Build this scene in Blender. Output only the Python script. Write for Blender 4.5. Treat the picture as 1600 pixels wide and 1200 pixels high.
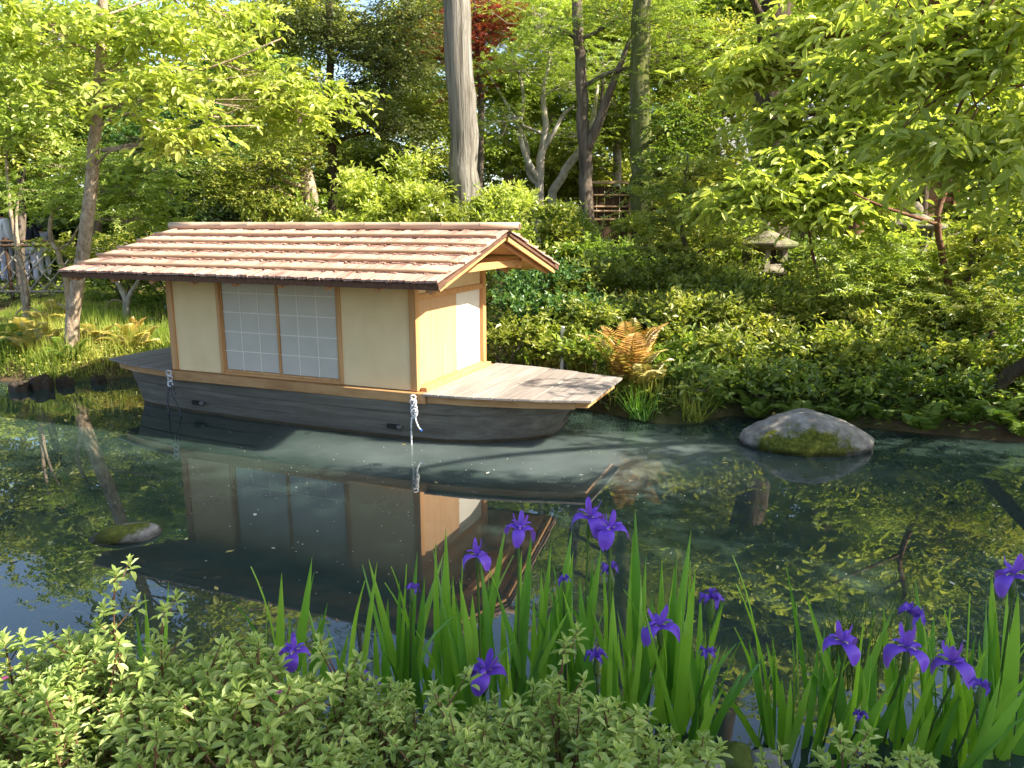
import bpy, bmesh, math, random
import numpy as np
from mathutils import Vector, Matrix, Euler

for _o in list(bpy.data.objects):
    bpy.data.objects.remove(_o)
S = bpy.context.scene
COL = S.collection
PI = math.pi
R = math.radians

# ------------------------------------------------------------------ camera
CAM_H, FPX, PITCH = 2.0, 1200.0, R(11.8)
cam = bpy.data.cameras.new("camera")
cam.sensor_width = 36.0
cam.lens = FPX / 1600.0 * 36.0
cam.clip_start = 0.05
cam.clip_end = 500
camo = bpy.data.objects.new("camera", cam)
camo.location = (0, 0, CAM_H)
camo.rotation_euler = (PI / 2 - PITCH, 0, 0)
COL.objects.link(camo)
S.camera = camo
S.render.resolution_x, S.render.resolution_y = 1024, 768

# ------------------------------------------------------------------ sky + sun
BOAT_HD = R(22.0)
SUN_EL = R(41.0)
SUN_AZ = -BOAT_HD + R(3.0)          # angle of the direction towards the sun, from +x
w = bpy.data.worlds.new("World")
S.world = w
w.use_nodes = True
nt = w.node_tree
nt.nodes.clear()
wo = nt.nodes.new("ShaderNodeOutputWorld")
bg = nt.nodes.new("ShaderNodeBackground")
sky = nt.nodes.new("ShaderNodeTexSky")
sky.sky_type = 'NISHITA'
sky.sun_disc = False
sky.sun_elevation = SUN_EL
sky.sun_rotation = PI / 2 - SUN_AZ
sky.air_density = 1.0
sky.dust_density = 1.6
sky.ozone_density = 0.6
bg.inputs["Strength"].default_value = 0.112
nt.links.new(sky.outputs[0], bg.inputs[0])
nt.links.new(bg.outputs[0], wo.inputs[0])

sd = bpy.data.lights.new("sun", 'SUN')
sd.energy = 5.0
sd.angle = R(0.53)
sd.color = (1.0, 0.91, 0.75)
so = bpy.data.objects.new("sun", sd)
SUNV = Vector((math.cos(SUN_AZ) * math.cos(SUN_EL), math.sin(SUN_AZ) * math.cos(SUN_EL), math.sin(SUN_EL)))
so.rotation_euler = SUNV.to_track_quat('Z', 'Y').to_euler()
so.location = (30, -20, 30)
COL.objects.link(so)

vs = S.view_settings
vs.view_transform = 'Standard'
vs.look = 'None'
vs.gamma = 1.0
vs.exposure = 1.78
vs.use_curve_mapping = False
S.render.engine = 'CYCLES'
cy = S.cycles
cy.max_bounces = 8
cy.diffuse_bounces = 4
cy.glossy_bounces = 3
cy.transmission_bounces = 4
cy.transparent_max_bounces = 4
cy.caustics_reflective = False
cy.caustics_refractive = False
cy.sample_clamp_indirect = 6.0
cy.use_denoising = True
try:
    cy.denoiser = 'OPENIMAGEDENOISE'
    cy.denoising_input_passes = 'RGB_ALBEDO_NORMAL'
except Exception:
    pass
cy.use_adaptive_sampling = True
cy.adaptive_threshold = 0.015

# ------------------------------------------------------------------ helpers
_c, _s = math.cos(PITCH), math.sin(PITCH)


def at(px, py, Y):
    """The place seen at a photograph pixel, Y metres in front of the camera."""
    x = (px - 800) / FPX
    yv = -(py - 600) / FPX
    d = (x, _c + _s * yv, -_s + _c * yv)
    t = Y / d[1]
    return Vector((d[0] * t, Y, CAM_H + d[2] * t))


def onz(px, py, z=0.0):
    x = (px - 800) / FPX
    yv = -(py - 600) / FPX
    d = (x, _c + _s * yv, -_s + _c * yv)
    t = (z - CAM_H) / d[2]
    return Vector((d[0] * t, d[1] * t, z))


def tag(o, label=None, cat=None, group=None, kind=None):
    if label:
        o["label"] = label
    if cat:
        o["category"] = cat
    if group:
        o["group"] = group
    if kind:
        o["kind"] = kind
    return o


def thing(name, label, cat, loc=(0, 0, 0), rotz=0.0, group=None):
    o = bpy.data.objects.new(name, None)
    o.empty_display_size = 0.1
    COL.objects.link(o)
    o.location = loc
    o.rotation_euler = (0, 0, rotz)
    return tag(o, label, cat, group)


def link(name, me, parent=None, loc=None, rot=None, scale=None):
    o = bpy.data.objects.new(name, me)
    COL.objects.link(o)
    if parent is not None:
        o.parent = parent
    if loc is not None:
        o.location = loc
    if rot is not None:
        o.rotation_euler = rot
    if scale is not None:
        o.scale = scale
    return o


class MB:
    """collects boxes, tubes and grids into one mesh"""

    def __init__(self):
        self.v = []
        self.f = []

    def add(self, verts, faces):
        n = len(self.v)
        self.v.extend([tuple(p) for p in verts])
        self.f.extend([tuple(i + n for i in fc) for fc in faces])
        return self

    def box(self, x0, x1, y0, y1, z0, z1):
        return self.add([(x0, y0, z0), (x1, y0, z0), (x1, y1, z0), (x0, y1, z0), (x0, y0, z1), (x1, y0, z1), (x1, y1, z1), (x0, y1, z1)],
                        [(0, 3, 2, 1), (4, 5, 6, 7), (0, 1, 5, 4), (1, 2, 6, 5), (2, 3, 7, 6), (3, 0, 4, 7)])

    def prism(self, poly, z0, z1):
        n = len(poly)
        vs_ = [(p[0], p[1], z0) for p in poly] + [(p[0], p[1], z1) for p in poly]
        fs = [tuple(range(n - 1, -1, -1)), tuple(range(n, 2 * n))]
        for i in range(n):
            j = (i + 1) % n
            fs.append((i, j, j + n, i + n))
        return self.add(vs_, fs)

    def tube(self, pts, radii, sides=8, cap=True):
        pts = [Vector(p) for p in pts]
        n = len(pts)
        if not hasattr(radii, '__len__'):
            radii = [radii] * n
        vs_ = []
        a = None
        for i, p in enumerate(pts):
            d = (pts[min(i + 1, n - 1)] - pts[max(i - 1, 0)])
            if d.length < 1e-9:
                d = Vector((0, 0, 1))
            d.normalize()
            if a is None:
                a = Vector((1, 0, 0)) if abs(d.x) < 0.8 else Vector((0, 1, 0))
            a = a - d * a.dot(d)
            if a.length < 1e-4:
                a = d.orthogonal()
            a.normalize()
            b = d.cross(a)
            for k in range(sides):
                t = 2 * PI * k / sides
                vs_.append(p + (a * math.cos(t) + b * math.sin(t)) * radii[i])
        fs = []
        for i in range(n - 1):
            for k in range(sides):
                k2 = (k + 1) % sides
                fs.append((i * sides + k, i * sides + k2, (i + 1) * sides + k2, (i + 1) * sides + k))
        if cap:
            fs.append(tuple(range(sides - 1, -1, -1)))
            fs.append(tuple((n - 1) * sides + k for k in range(sides)))
        return self.add(vs_, fs)

    def grid(self, fn, nu, nv):
        vs_ = [fn(i / nu, j / nv) for j in range(nv + 1) for i in range(nu + 1)]
        fs = [(j * (nu + 1) + i, j * (nu + 1) + i + 1, (j + 1) * (nu + 1) + i + 1, (j + 1) * (nu + 1) + i) for j in range(nv) for i in range(nu)]
        return self.add(vs_, fs)

    def mesh(self, name, mat, smooth=False, bevel=0.0):
        me = bpy.data.meshes.new(name)
        me.from_pydata(self.v, [], self.f)
        bm = bmesh.new()
        bm.from_mesh(me)
        bmesh.ops.recalc_face_normals(bm, faces=bm.faces)
        if bevel > 0:
            bmesh.ops.bevel(bm, geom=list(bm.edges), offset=bevel, segments=1, affect='EDGES', clamp_overlap=True)
        bm.to_mesh(me)
        bm.free()
        if mat is not None:
            me.materials.append(mat)
        if smooth:
            me.shade_smooth()
        me.update()
        return me

    def build(self, name, mat, parent=None, smooth=False, bevel=0.0, loc=None, rot=None):
        return link(name, self.mesh(name, mat, smooth, bevel), parent, loc, rot)


def np_mesh(name, V, F, mat, rnd=None, smooth=False):
    """V (n,3) float, F (m,4) int; rnd one value per face"""
    me = bpy.data.meshes.new(name)
    n, m, k = len(V), len(F), F.shape[1]
    me.vertices.add(n)
    me.vertices.foreach_set("co", np.ascontiguousarray(V, dtype=np.float32).ravel())
    me.loops.add(m * k)
    me.loops.foreach_set("vertex_index", np.ascontiguousarray(F, dtype=np.int32).ravel())
    me.polygons.add(m)
    me.polygons.foreach_set("loop_start", np.arange(0, m * k, k, dtype=np.int32))
    me.update(calc_edges=True)
    if rnd is not None:
        a = me.attributes.new("rnd", 'FLOAT', 'FACE')
        a.data.foreach_set("value", np.ascontiguousarray(rnd, dtype=np.float32))
    if mat is not None:
        me.materials.append(mat)
    me.polygons.foreach_set("use_smooth", np.full(m, smooth, dtype=bool))
    return me


# leaf templates: (along, side, up) and quads.  The midrib is the shared edge.
TEMPL = {
    'rhomb': (np.array([(0, 0, 0), (.45, .5, .10), (1, 0, -.06), (.45, -.5, .10)], float), np.array([(0, 1, 2, 3)])),
    'oval': (np.array([(0, 0, 0), (.30, .5, .10), (.70, .42, .05), (1, 0, -.14), (.70, -.42, .05), (.30, -.5, .10)], float), np.array([(0, 1, 2, 3), (0, 3, 4, 5)])),
    'blade': (np.array([(0, -.5, 0), (0, .5, 0), (.5, .42, -.04), (.5, -.42, -.04), (1, .04, -.26), (1, -.04, -.26)], float), np.array([(0, 1, 2, 3), (3, 2, 4, 5)])),
}
_pv, _pf = [], []
for _k, (_a, _l) in enumerate([(-2.1, .55), (-1.05, .85), (0, 1.0), (1.05, .85), (2.1, .55)]):
    _n = len(_pv)
    _d = (math.cos(_a), math.sin(_a))
    _p = (-_d[1], _d[0])
    _pv += [(0, 0, 0), (_d[0] * _l * .5 + _p[0] * .13, _d[1] * _l * .5 + _p[1] * .13, .03), (_d[0] * _l, _d[1] * _l, -.1), (_d[0] * _l * .5 - _p[0] * .13, _d[1] * _l * .5 - _p[1] * .13, .03)]
    _pf.append((_n, _n + 1, _n + 2, _n + 3))
TEMPL['palm'] = (np.array(_pv, float), np.array(_pf))


def norm(a):
    return a / np.maximum(np.linalg.norm(a, axis=1, keepdims=True), 1e-9)


def leaves(P, D, N, L, W, kind):
    """vertices and quads of n leaves"""
    T, Q = TEMPL[kind]
    D = norm(D)
    Sd = norm(np.cross(N, D))
    Nn = np.cross(D, Sd)
    V = (P[:, None, :] + T[None, :, 0, None] * (L[:, None, None] * D[:, None, :])
         + T[None, :, 1, None] * (W[:, None, None] * Sd[:, None, :]) + T[None, :, 2, None] * (L[:, None, None] * Nn[:, None, :]))
    n, k = len(P), len(T)
    F = Q[None, :, :] + (np.arange(n) * k)[:, None, None]
    return V.reshape(-1, 3), F.reshape(-1, 4), len(Q)


def sprays(C, rng, spc, npl, slen, L, W, kind, crad, droop=.25, flat=.26, jit=.35, out=None):
    """leafy sprays around cluster centres C (n,3) -> V, F, rnd"""
    n = len(C) * spc
    cc = np.repeat(C, spc, axis=0)
    ct = np.repeat(rng.random(len(C)), spc)
    off = rng.normal(size=(n, 3)) * np.array([crad, crad, crad * .38])
    base = cc + off
    th = rng.random(n) * 2 * PI
    d = np.stack([np.cos(th), np.sin(th), rng.normal(0.05, flat, n)], 1)
    if out is not None:
        d = d * .8 + np.repeat(out, spc, axis=0) * .9
    d = norm(d)
    side = norm(np.cross(d, np.array([0, 0, 1.0]) + rng.normal(size=(n, 3)) * .3))
    t = (np.arange(npl) + .4) / npl
    sl = slen * (.6 + .8 * rng.random(n))
    P = base[:, None, :] + d[:, None, :] * (t[None, :, None] * sl[:, None, None])
    P[:, :, 2] -= droop * sl[:, None] * t[None, :] ** 2
    sg = np.where(np.arange(npl) % 2 == 0, 1.0, -1.0)[None, :, None]
    ld = d[:, None, :] * .75 + side[:, None, :] * sg * .8 + rng.normal(size=(n, npl, 3)) * jit
    ld[:, :, 2] -= droop * .9
    up = np.array([0, 0, 1.0])[None, None, :] + rng.normal(size=(n, npl, 3)) * (jit * 1.1)
    sz = (.65 + .6 * rng.random((n, npl)))
    m = n * npl
    V, F, q = leaves(P.reshape(m, 3), ld.reshape(m, 3), up.reshape(m, 3), (L * sz).ravel(), (W * sz).ravel(), kind)
    r = np.clip(.55 * rng.random(m) + .45 * np.repeat(ct, npl), 0, 1)
    return V, F, np.repeat(r, q)


def in_ellipsoid(n, c, r, rng, shell=.45):
    d = norm(rng.normal(size=(n, 3)))
    rad = rng.random(n) ** shell
    o = d * rad[:, None]
    return np.array(c) + o * np.array(r), d


# ------------------------------------------------------------------ materials
def mat_new(name):
    m = bpy.data.materials.new(name)
    m.use_nodes = True
    t = m.node_tree
    t.nodes.clear()
    out = t.nodes.new("ShaderNodeOutputMaterial")
    return m, t, out


def N(t, kind, **kw):
    n = t.nodes.new(kind)
    for k, v in kw.items():
        if k in n.inputs:
            n.inputs[k].default_value = v
        else:
            setattr(n, k, v)
    return n


def ramp(t, fac, stops):
    r = t.nodes.new("ShaderNodeValToRGB")
    e = r.color_ramp.elements
    while len(e) < len(stops):
        e.new(0.5)
    for i, (p, c) in enumerate(stops):
        e[i].position = p
        e[i].color = (c[0], c[1], c[2], 1)
    t.links.new(fac, r.inputs[0])
    return r.outputs[0]


def leaf_mat(name, c0, c1, c2=None, trans=.45, tint=1.25, gloss=.06, rough=.38):
    """leaf colours from dull (c0) to fresh (c1), seen from both sides, light passing through"""
    m, t, out = mat_new(name)
    at_ = N(t, "ShaderNodeAttribute", attribute_name="rnd")
    oi = N(t, "ShaderNodeObjectInfo")
    ad = N(t, "ShaderNodeMath", operation='MULTIPLY_ADD')
    t.links.new(oi.outputs["Random"], ad.inputs[0])
    ad.inputs[1].default_value = .2
    t.links.new(at_.outputs["Fac"], ad.inputs[2])
    stops = [(0.0, c0), (1.0, c1)] if c2 is None else [(0.0, c0), (.6, c1), (1.0, c2)]
    col = ramp(t, ad.outputs[0], stops)
    tr = N(t, "ShaderNodeMix", data_type='RGBA', blend_type='MULTIPLY')
    tr.inputs[0].default_value = 1.0
    t.links.new(col, tr.inputs[6])
    tr.inputs[7].default_value = (tint * 1.06, tint * 1.12, tint * .5, 1)
    df = N(t, "ShaderNodeBsdfDiffuse")
    tl = N(t, "ShaderNodeBsdfTranslucent")
    gl = N(t, "ShaderNodeBsdfGlossy", Roughness=rough)
    gl.inputs["Color"].default_value = (1, 1, 1, 1)
    t.links.new(col, df.inputs[0])
    t.links.new(tr.outputs[2], tl.inputs[0])
    m1 = N(t, "ShaderNodeMixShader")
    m1.inputs[0].default_value = trans
    t.links.new(df.outputs[0], m1.inputs[1])
    t.links.new(tl.outputs[0], m1.inputs[2])
    m2 = N(t, "ShaderNodeMixShader")
    m2.inputs[0].default_value = gloss
    t.links.new(m1.outputs[0], m2.inputs[1])
    t.links.new(gl.outputs[0], m2.inputs[2])
    t.links.new(m2.outputs[0], out.inputs[0])
    return m


def surf(name, stops, scale=(4, 4, 4), detail=6, rough=.75, bump=.3, bscale=None, bdist=.01, spec=.3, objrnd=0.0, stops2=None, s2scale=1.5, s2pos=(.45, .65), coords="Object", distort=0.0):
    """noise-coloured solid with fine relief; stops2 = second colour in large patches"""
    m, t, out = mat_new(name)
    tc = N(t, "ShaderNodeTexCoord")
    mp = N(t, "ShaderNodeMapping")
    mp.inputs["Scale"].default_value = scale
    t.links.new(tc.outputs[coords], mp.inputs[0])
    src = mp.outputs[0]
    nz = N(t, "ShaderNodeTexNoise", Scale=1.0, Detail=detail, Roughness=.62, Distortion=distort)
    oi = N(t, "ShaderNodeObjectInfo")
    if objrnd:
        va = N(t, "ShaderNodeVectorMath", operation='ADD')
        cm = N(t, "ShaderNodeMath", operation='MULTIPLY')
        cm.inputs[1].default_value = 37.0
        t.links.new(oi.outputs["Random"], cm.inputs[0])
        t.links.new(src, va.inputs[0])
        t.links.new(cm.outputs[0], va.inputs[1])
        src = va.outputs[0]
    t.links.new(src, nz.inputs["Vector"])
    fac = nz.outputs[0]
    if objrnd:
        ma = N(t, "ShaderNodeMath", operation='MULTIPLY_ADD')
        ma.inputs[1].default_value = objrnd
        t.links.new(oi.outputs["Random"], ma.inputs[0])
        sb = N(t, "ShaderNodeMath", operation='SUBTRACT')
        t.links.new(fac, sb.inputs[0])
        sb.inputs[1].default_value = objrnd * .5
        t.links.new(sb.outputs[0], ma.inputs[2])
        fac = ma.outputs[0]
    col = ramp(t, fac, stops)
    if stops2:
        n2 = N(t, "ShaderNodeTexNoise", Scale=s2scale, Detail=5.0, Roughness=.65)
        t.links.new(tc.outputs[coords], n2.inputs["Vector"])
        mr = N(t, "ShaderNodeMapRange")
        mr.inputs[1].default_value, mr.inputs[2].default_value = s2pos
        t.links.new(n2.outputs[0], mr.inputs[0])
        c2 = ramp(t, nz.outputs[0], stops2)
        mx = N(t, "ShaderNodeMix", data_type='RGBA')
        t.links.new(mr.outputs[0], mx.inputs[0])
        t.links.new(col, mx.inputs[6])
        t.links.new(c2, mx.inputs[7])
        col = mx.outputs[2]
    p = N(t, "ShaderNodeBsdfPrincipled")
    p.inputs["Roughness"].default_value = rough
    p.inputs["Specular IOR Level"].default_value = spec
    t.links.new(col, p.inputs["Base Color"])
    if bump:
        bn = N(t, "ShaderNodeBump", Strength=bump, Distance=bdist)
        if bscale:
            b2 = N(t, "ShaderNodeTexNoise", Scale=bscale, Detail=5.0, Roughness=.65)
            t.links.new(src, b2.inputs["Vector"])
            t.links.new(b2.outputs[0], bn.inputs["Height"])
        else:
            t.links.new(nz.outputs[0], bn.inputs["Height"])
        t.links.new(bn.outputs[0], p.inputs["Normal"])
    t.links.new(p.outputs[0], out.inputs[0])
    return m


M = {}
M['wood'] = surf("fresh_wood", [(.3, (.40, .20, .075)), (.55, (.50, .275, .115)), (.75, (.54, .315, .145))], scale=(1.6, 22, 22), rough=.6, bump=.08)
M['wood_v'] = surf("fresh_wood_upright", [(.3, (.40, .20, .078)), (.55, (.50, .28, .118)), (.75, (.55, .325, .15))], scale=(22, 22, 1.4), rough=.6, bump=.08)
M['wood_knot'] = surf("knotty_sill_wood", [(.3, (.27, .135, .052)), (.52, (.38, .215, .092)), (.7, (.44, .265, .125))], scale=(3.2, 9, 14), rough=.65, bump=.1, stops2=[(.3, (.16, .07, .03)), (.7, (.24, .12, .05))], s2scale=4.5, s2pos=(.66, .74))
M['door'] = surf("door_wood", [(.3, (.42, .25, .125)), (.55, (.48, .30, .16)), (.75, (.52, .345, .195))], scale=(16, 16, 1.1), rough=.6, bump=.06)
M['rafter'] = surf("reddish_rafter_wood", [(.3, (.42, .2, .1)), (.7, (.56, .31, .17))], scale=(14, 2, 14), rough=.65, bump=.1)
M['cream'] = surf("cream_wall_plaster", [(.3, (.70, .535, .305)), (.7, (.77, .61, .365))], scale=(2.5, 2.5, 1.2), rough=.9, bump=.08, spec=.1, stops2=[(.3, (.63, .475, .26)), (.7, (.71, .55, .32))], s2scale=1.6, s2pos=(.45, .75))
M['white'] = surf("white_wall_plaster", [(.3, (.62, .59, .52)), (.7, (.68, .65, .58))], scale=(3, 3, 3), rough=.85, bump=.04, spec=.15)
M['pane'] = surf("shoji_pane", [(.3, (.43, .40, .345)), (.7, (.51, .475, .415))], scale=(2, 2, 2), rough=.28, bump=0, spec=.5)
M['muntin'] = surf("pale_shoji_bar", [(.3, (.66, .62, .545)), (.7, (.72, .68, .60))], scale=(5, 5, 5), rough=.6, bump=0)
M['hull'] = surf("charcoal_hull_boards", [(.25, (.073, .067, .055)), (.5, (.124, .114, .095)), (.75, (.19, .177, .148))], scale=(1.1, 10, 16), rough=.8, bump=.3, bdist=.006, spec=.15, stops2=[(.3, (.085, .074, .056)), (.7, (.15, .13, .10))], s2scale=2.2, s2pos=(.5, .75))
M['hullslime'] = surf("hull_waterline_slime", [(.3, (.030, .024, .012)), (.7, (.075, .058, .03))], scale=(4, 8, 18), rough=.6, bump=.2)
M['deck'] = surf("weathered_deck_plank", [(.3, (.175, .15, .132)), (.55, (.245, .215, .193)), (.75, (.30, .27, .245))], scale=(26, 1.6, 20), rough=.8, bump=.2, bdist=.004, objrnd=.22)
M['shingle'] = surf("cypress_bark_shingle", [(.22, (.18, .095, .07)), (.48, (.37, .225, .178)), (.7, (.46, .31, .255)), (.85, (.52, .385, .33))], scale=(38, 4.5, 20), rough=.85, bump=.45, bdist=.006, objrnd=.24, spec=.15)
M['rooflayer'] = surf("shingle_packing", [(.3, (.07, .035, .022)), (.7, (.16, .085, .055))], scale=(30, 6, 30), rough=.9, bump=.4)
M['bamboo'] = surf("dry_bamboo", [(.25, (.29, .18, .10)), (.5, (.39, .255, .16)), (.75, (.45, .32, .215))], scale=(3, 20, 20), rough=.45, bump=.05, objrnd=.18)
M['oldbamboo'] = surf("weathered_bamboo", [(.25, (.15, .13, .10)), (.5, (.22, .20, .16)), (.75, (.28, .26, .21))], scale=(3, 20, 20), rough=.6, bump=.05)
M['ridge'] = surf("ridge_bamboo", [(.25, (.39, .25, .16)), (.5, (.47, .325, .225)), (.75, (.52, .385, .285))], scale=(3, 16, 16), rough=.42, bump=.05)
M['rope'] = surf("mooring_rope_fibre", [(.36, (.03, .035, .05)), (.46, (.55, .56, .58)), (.8, (.74, .75, .76))], scale=(60, 60, 60), rough=.8, bump=.5)
M['strap'] = surf("dark_strap", [(.4, (.018, .018, .022)), (.6, (.09, .095, .11))], scale=(50, 50, 50), rough=.7, bump=.4)
M['bluetip'] = surf("blue_rope_whipping", [(.3, (.02, .09, .42)), (.7, (.03, .12, .5))], rough=.5, bump=0)
M['metal'] = surf("dull_fitting_metal", [(.3, (.06, .06, .06)), (.7, (.14, .14, .135))], scale=(20, 20, 20), rough=.45, bump=.1)
M['black'] = surf("dark_recess", [(.3, (.008, .008, .008)), (.7, (.016, .015, .014))], rough=.8, bump=0)

M['rock'] = surf("grey_boulder_stone", [(.28, (.13, .125, .115)), (.5, (.25, .24, .225)), (.72, (.38, .36, .335))], scale=(9, 9, 9), detail=9, rough=.88, bump=.7, bdist=.02, spec=.2)


def moss_boulder(name, c, sc_):
    m_ = surf(name, [(.28, (.11, .10, .088)), (.5, (.235, .22, .195)), (.72, (.38, .355, .315))], scale=(9, 9, 9), detail=9, rough=.9, bump=.8, bdist=.02, spec=.15)
    t_ = m_.node_tree
    tc_ = [n_ for n_ in t_.nodes if n_.type == 'TEX_COORD'][0]
    p_ = [n_ for n_ in t_.nodes if n_.type == 'BSDF_PRINCIPLED'][0]
    old = p_.inputs["Base Color"].links[0].from_socket
    mp_ = N(t_, "ShaderNodeMapping", vector_type='TEXTURE')
    mp_.inputs["Location"].default_value = c
    mp_.inputs["Scale"].default_value = sc_
    t_.links.new(tc_.outputs["Object"], mp_.inputs[0])
    ln_ = N(t_, "ShaderNodeVectorMath", operation='LENGTH')
    t_.links.new(mp_.outputs[0], ln_.inputs[0])
    nz_ = N(t_, "ShaderNodeTexNoise", Scale=5.0, Detail=10.0, Roughness=.75)
    t_.links.new(tc_.outputs["Object"], nz_.inputs["Vector"])
    ma_ = N(t_, "ShaderNodeMath", operation='MULTIPLY_ADD')
    t_.links.new(nz_.outputs[0], ma_.inputs[0])
    ma_.inputs[1].default_value = 2.6
    t_.links.new(ln_.outputs["Value"], ma_.inputs[2])
    mr_ = N(t_, "ShaderNodeMapRange")
    mr_.inputs[1].default_value, mr_.inputs[2].default_value = 2.32, 2.0
    t_.links.new(ma_.outputs[0], mr_.inputs[0])
    n3 = N(t_, "ShaderNodeTexNoise", Scale=28.0, Detail=6.0, Roughness=.7)
    t_.links.new(tc_.outputs["Object"], n3.inputs["Vector"])
    mc = ramp(t_, n3.outputs[0], [(.3, (.035, .045, .008)), (.5, (.09, .10, .015)), (.72, (.20, .195, .03))])
    mx_ = N(t_, "ShaderNodeMix", data_type='RGBA')
    t_.links.new(mr_.outputs[0], mx_.inputs[0])
    t_.links.new(old, mx_.inputs[6])
    t_.links.new(mc, mx_.inputs[7])
    sx_ = N(t_, "ShaderNodeSeparateXYZ")
    t_.links.new(tc_.outputs["Object"], sx_.inputs[0])
    zr_ = N(t_, "ShaderNodeMath", operation='MULTIPLY_ADD')
    t_.links.new(n3.outputs[0], zr_.inputs[0])
    zr_.inputs[1].default_value = -.05
    t_.links.new(sx_.outputs[2], zr_.inputs[2])
    wr_ = N(t_, "ShaderNodeMapRange")
    wr_.inputs[1].default_value, wr_.inputs[2].default_value, wr_.inputs[3].default_value, wr_.inputs[4].default_value = -.005, .03, .3, 1.0
    t_.links.new(zr_.outputs[0], wr_.inputs[0])
    wm_ = N(t_, "ShaderNodeVectorMath", operation='SCALE')
    t_.links.new(mx_.outputs[2], wm_.inputs[0])
    t_.links.new(wr_.outputs[0], wm_.inputs["Scale"])
    t_.links.new(wm_.outputs[0], p_.inputs["Base Color"])
    return m_


M['boulder'] = moss_boulder("mossy_boulder_stone", (-.15, -.36, .07), (.50, .34, .19))
M['pondrock'] = moss_boulder("mossy_pond_rock", (-.03, -.05, .075), (.21, .2, .12))
M['rockmoss'] = surf("mossy_stone", [(.3, (.14, .13, .115)), (.7, (.32, .30, .27))], scale=(9, 9, 9), detail=8, rough=.9, bump=.6, bdist=.012, stops2=[(.3, (.045, .075, .012)), (.7, (.13, .16, .028))], s2scale=2.2, s2pos=(.30, .44))
M['moss'] = surf("moss_cushion", [(.3, (.05, .065, .01)), (.5, (.115, .13, .02)), (.72, (.2, .2, .045))], scale=(22, 22, 22), detail=8, rough=.95, bump=.9, bdist=.02, spec=.1)
M['lantern'] = surf("lichened_lantern_stone", [(.3, (.075, .06, .042)), (.5, (.14, .118, .085)), (.72, (.29, .265, .22))], scale=(8, 8, 8), detail=8, rough=.9, bump=.6, bdist=.015, stops2=[(.3, (.07, .085, .025)), (.7, (.2, .21, .1))], s2scale=3.0, s2pos=(.48, .62))
M['earth'] = surf("bank_earth", [(.25, (.035, .022, .012)), (.5, (.085, .056, .03)), (.72, (.16, .115, .06))], scale=(3.5, 3.5, 3.5), detail=10, rough=.95, bump=.8, bdist=.04, spec=.1, stops2=[(.3, (.04, .05, .012)), (.7, (.10, .11, .03))], s2scale=.55, s2pos=(.42, .6))
M['darkwood'] = surf("old_dark_boards", [(.3, (.035, .02, .012)), (.7, (.085, .05, .03))], scale=(14, 14, 2), rough=.85, bump=.3, objrnd=.2)
M['redwood'] = surf("red_brown_timber", [(.3, (.15, .055, .025)), (.7, (.25, .1, .05))], scale=(10, 10, 2), rough=.75, bump=.2)
M['plaster'] = surf("ochre_plaster", [(.3, (.20, .125, .06)), (.7, (.27, .18, .09))], scale=(3, 3, 3), rough=.9, bump=.1)
M['tile'] = surf("grey_roof_tile", [(.3, (.15, .16, .175)), (.7, (.27, .285, .30))], scale=(8, 8, 8), rough=.5, bump=.2, objrnd=.2)
M['stake'] = surf("white_stake_paint", [(.3, (.62, .62, .6)), (.7, (.72, .72, .7))], rough=.6, bump=0)
M['stump'] = surf("wet_dark_log", [(.3, (.014, .010, .007)), (.7, (.045, .032, .02))], scale=(16, 16, 3), rough=.7, bump=.5)


def bark(name, stops, scale=(14, 14, 2.2), bump=.8, bdist=.02, moss=None, mpos=(.5, .62), ms=1.3):
    return surf(name, stops, scale=scale, detail=8, rough=.92, bump=bump, bdist=bdist, spec=.1, stops2=moss, s2scale=ms, s2pos=mpos, distort=.4)


M['b_tan'] = bark("tan_bark", [(.3, (.19, .135, .09)), (.5, (.34, .26, .185)), (.72, (.52, .43, .33))], scale=(18, 18, 11), bdist=.05, moss=[(.3, (.13, .10, .05)), (.7, (.24, .19, .12))], mpos=(.55, .7), ms=4.0)
M['b_cedar'] = bark("grey_cedar_bark", [(.32, (.06, .052, .042)), (.46, (.17, .155, .13)), (.7, (.30, .28, .245))], scale=(17, 17, .55), bump=1.0, bdist=.06)
M['b_brown'] = bark("grey_brown_bark", [(.3, (.06, .045, .035)), (.5, (.145, .115, .09)), (.72, (.25, .21, .165))])
M['b_moss'] = bark("mossy_bark", [(.3, (.08, .07, .045)), (.5, (.16, .145, .10)), (.72, (.30, .285, .22))], moss=[(.3, (.06, .075, .022)), (.7, (.155, .16, .055))], mpos=(.38, .52))
M['b_pale'] = bark("pale_smooth_bark", [(.3, (.23, .195, .15)), (.5, (.40, .36, .30)), (.72, (.56, .52, .46))], scale=(7, 7, 5), bump=.3)
M['b_dark'] = bark("dark_bark", [(.3, (.03, .02, .014)), (.5, (.065, .048, .034)), (.72, (.13, .10, .072))], scale=(16, 16, 1.4))
M['b_red'] = bark("red_brown_twig_bark", [(.3, (.07, .032, .02)), (.5, (.15, .075, .045)), (.72, (.25, .15, .1))], scale=(12, 12, 8), bump=.4)

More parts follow.
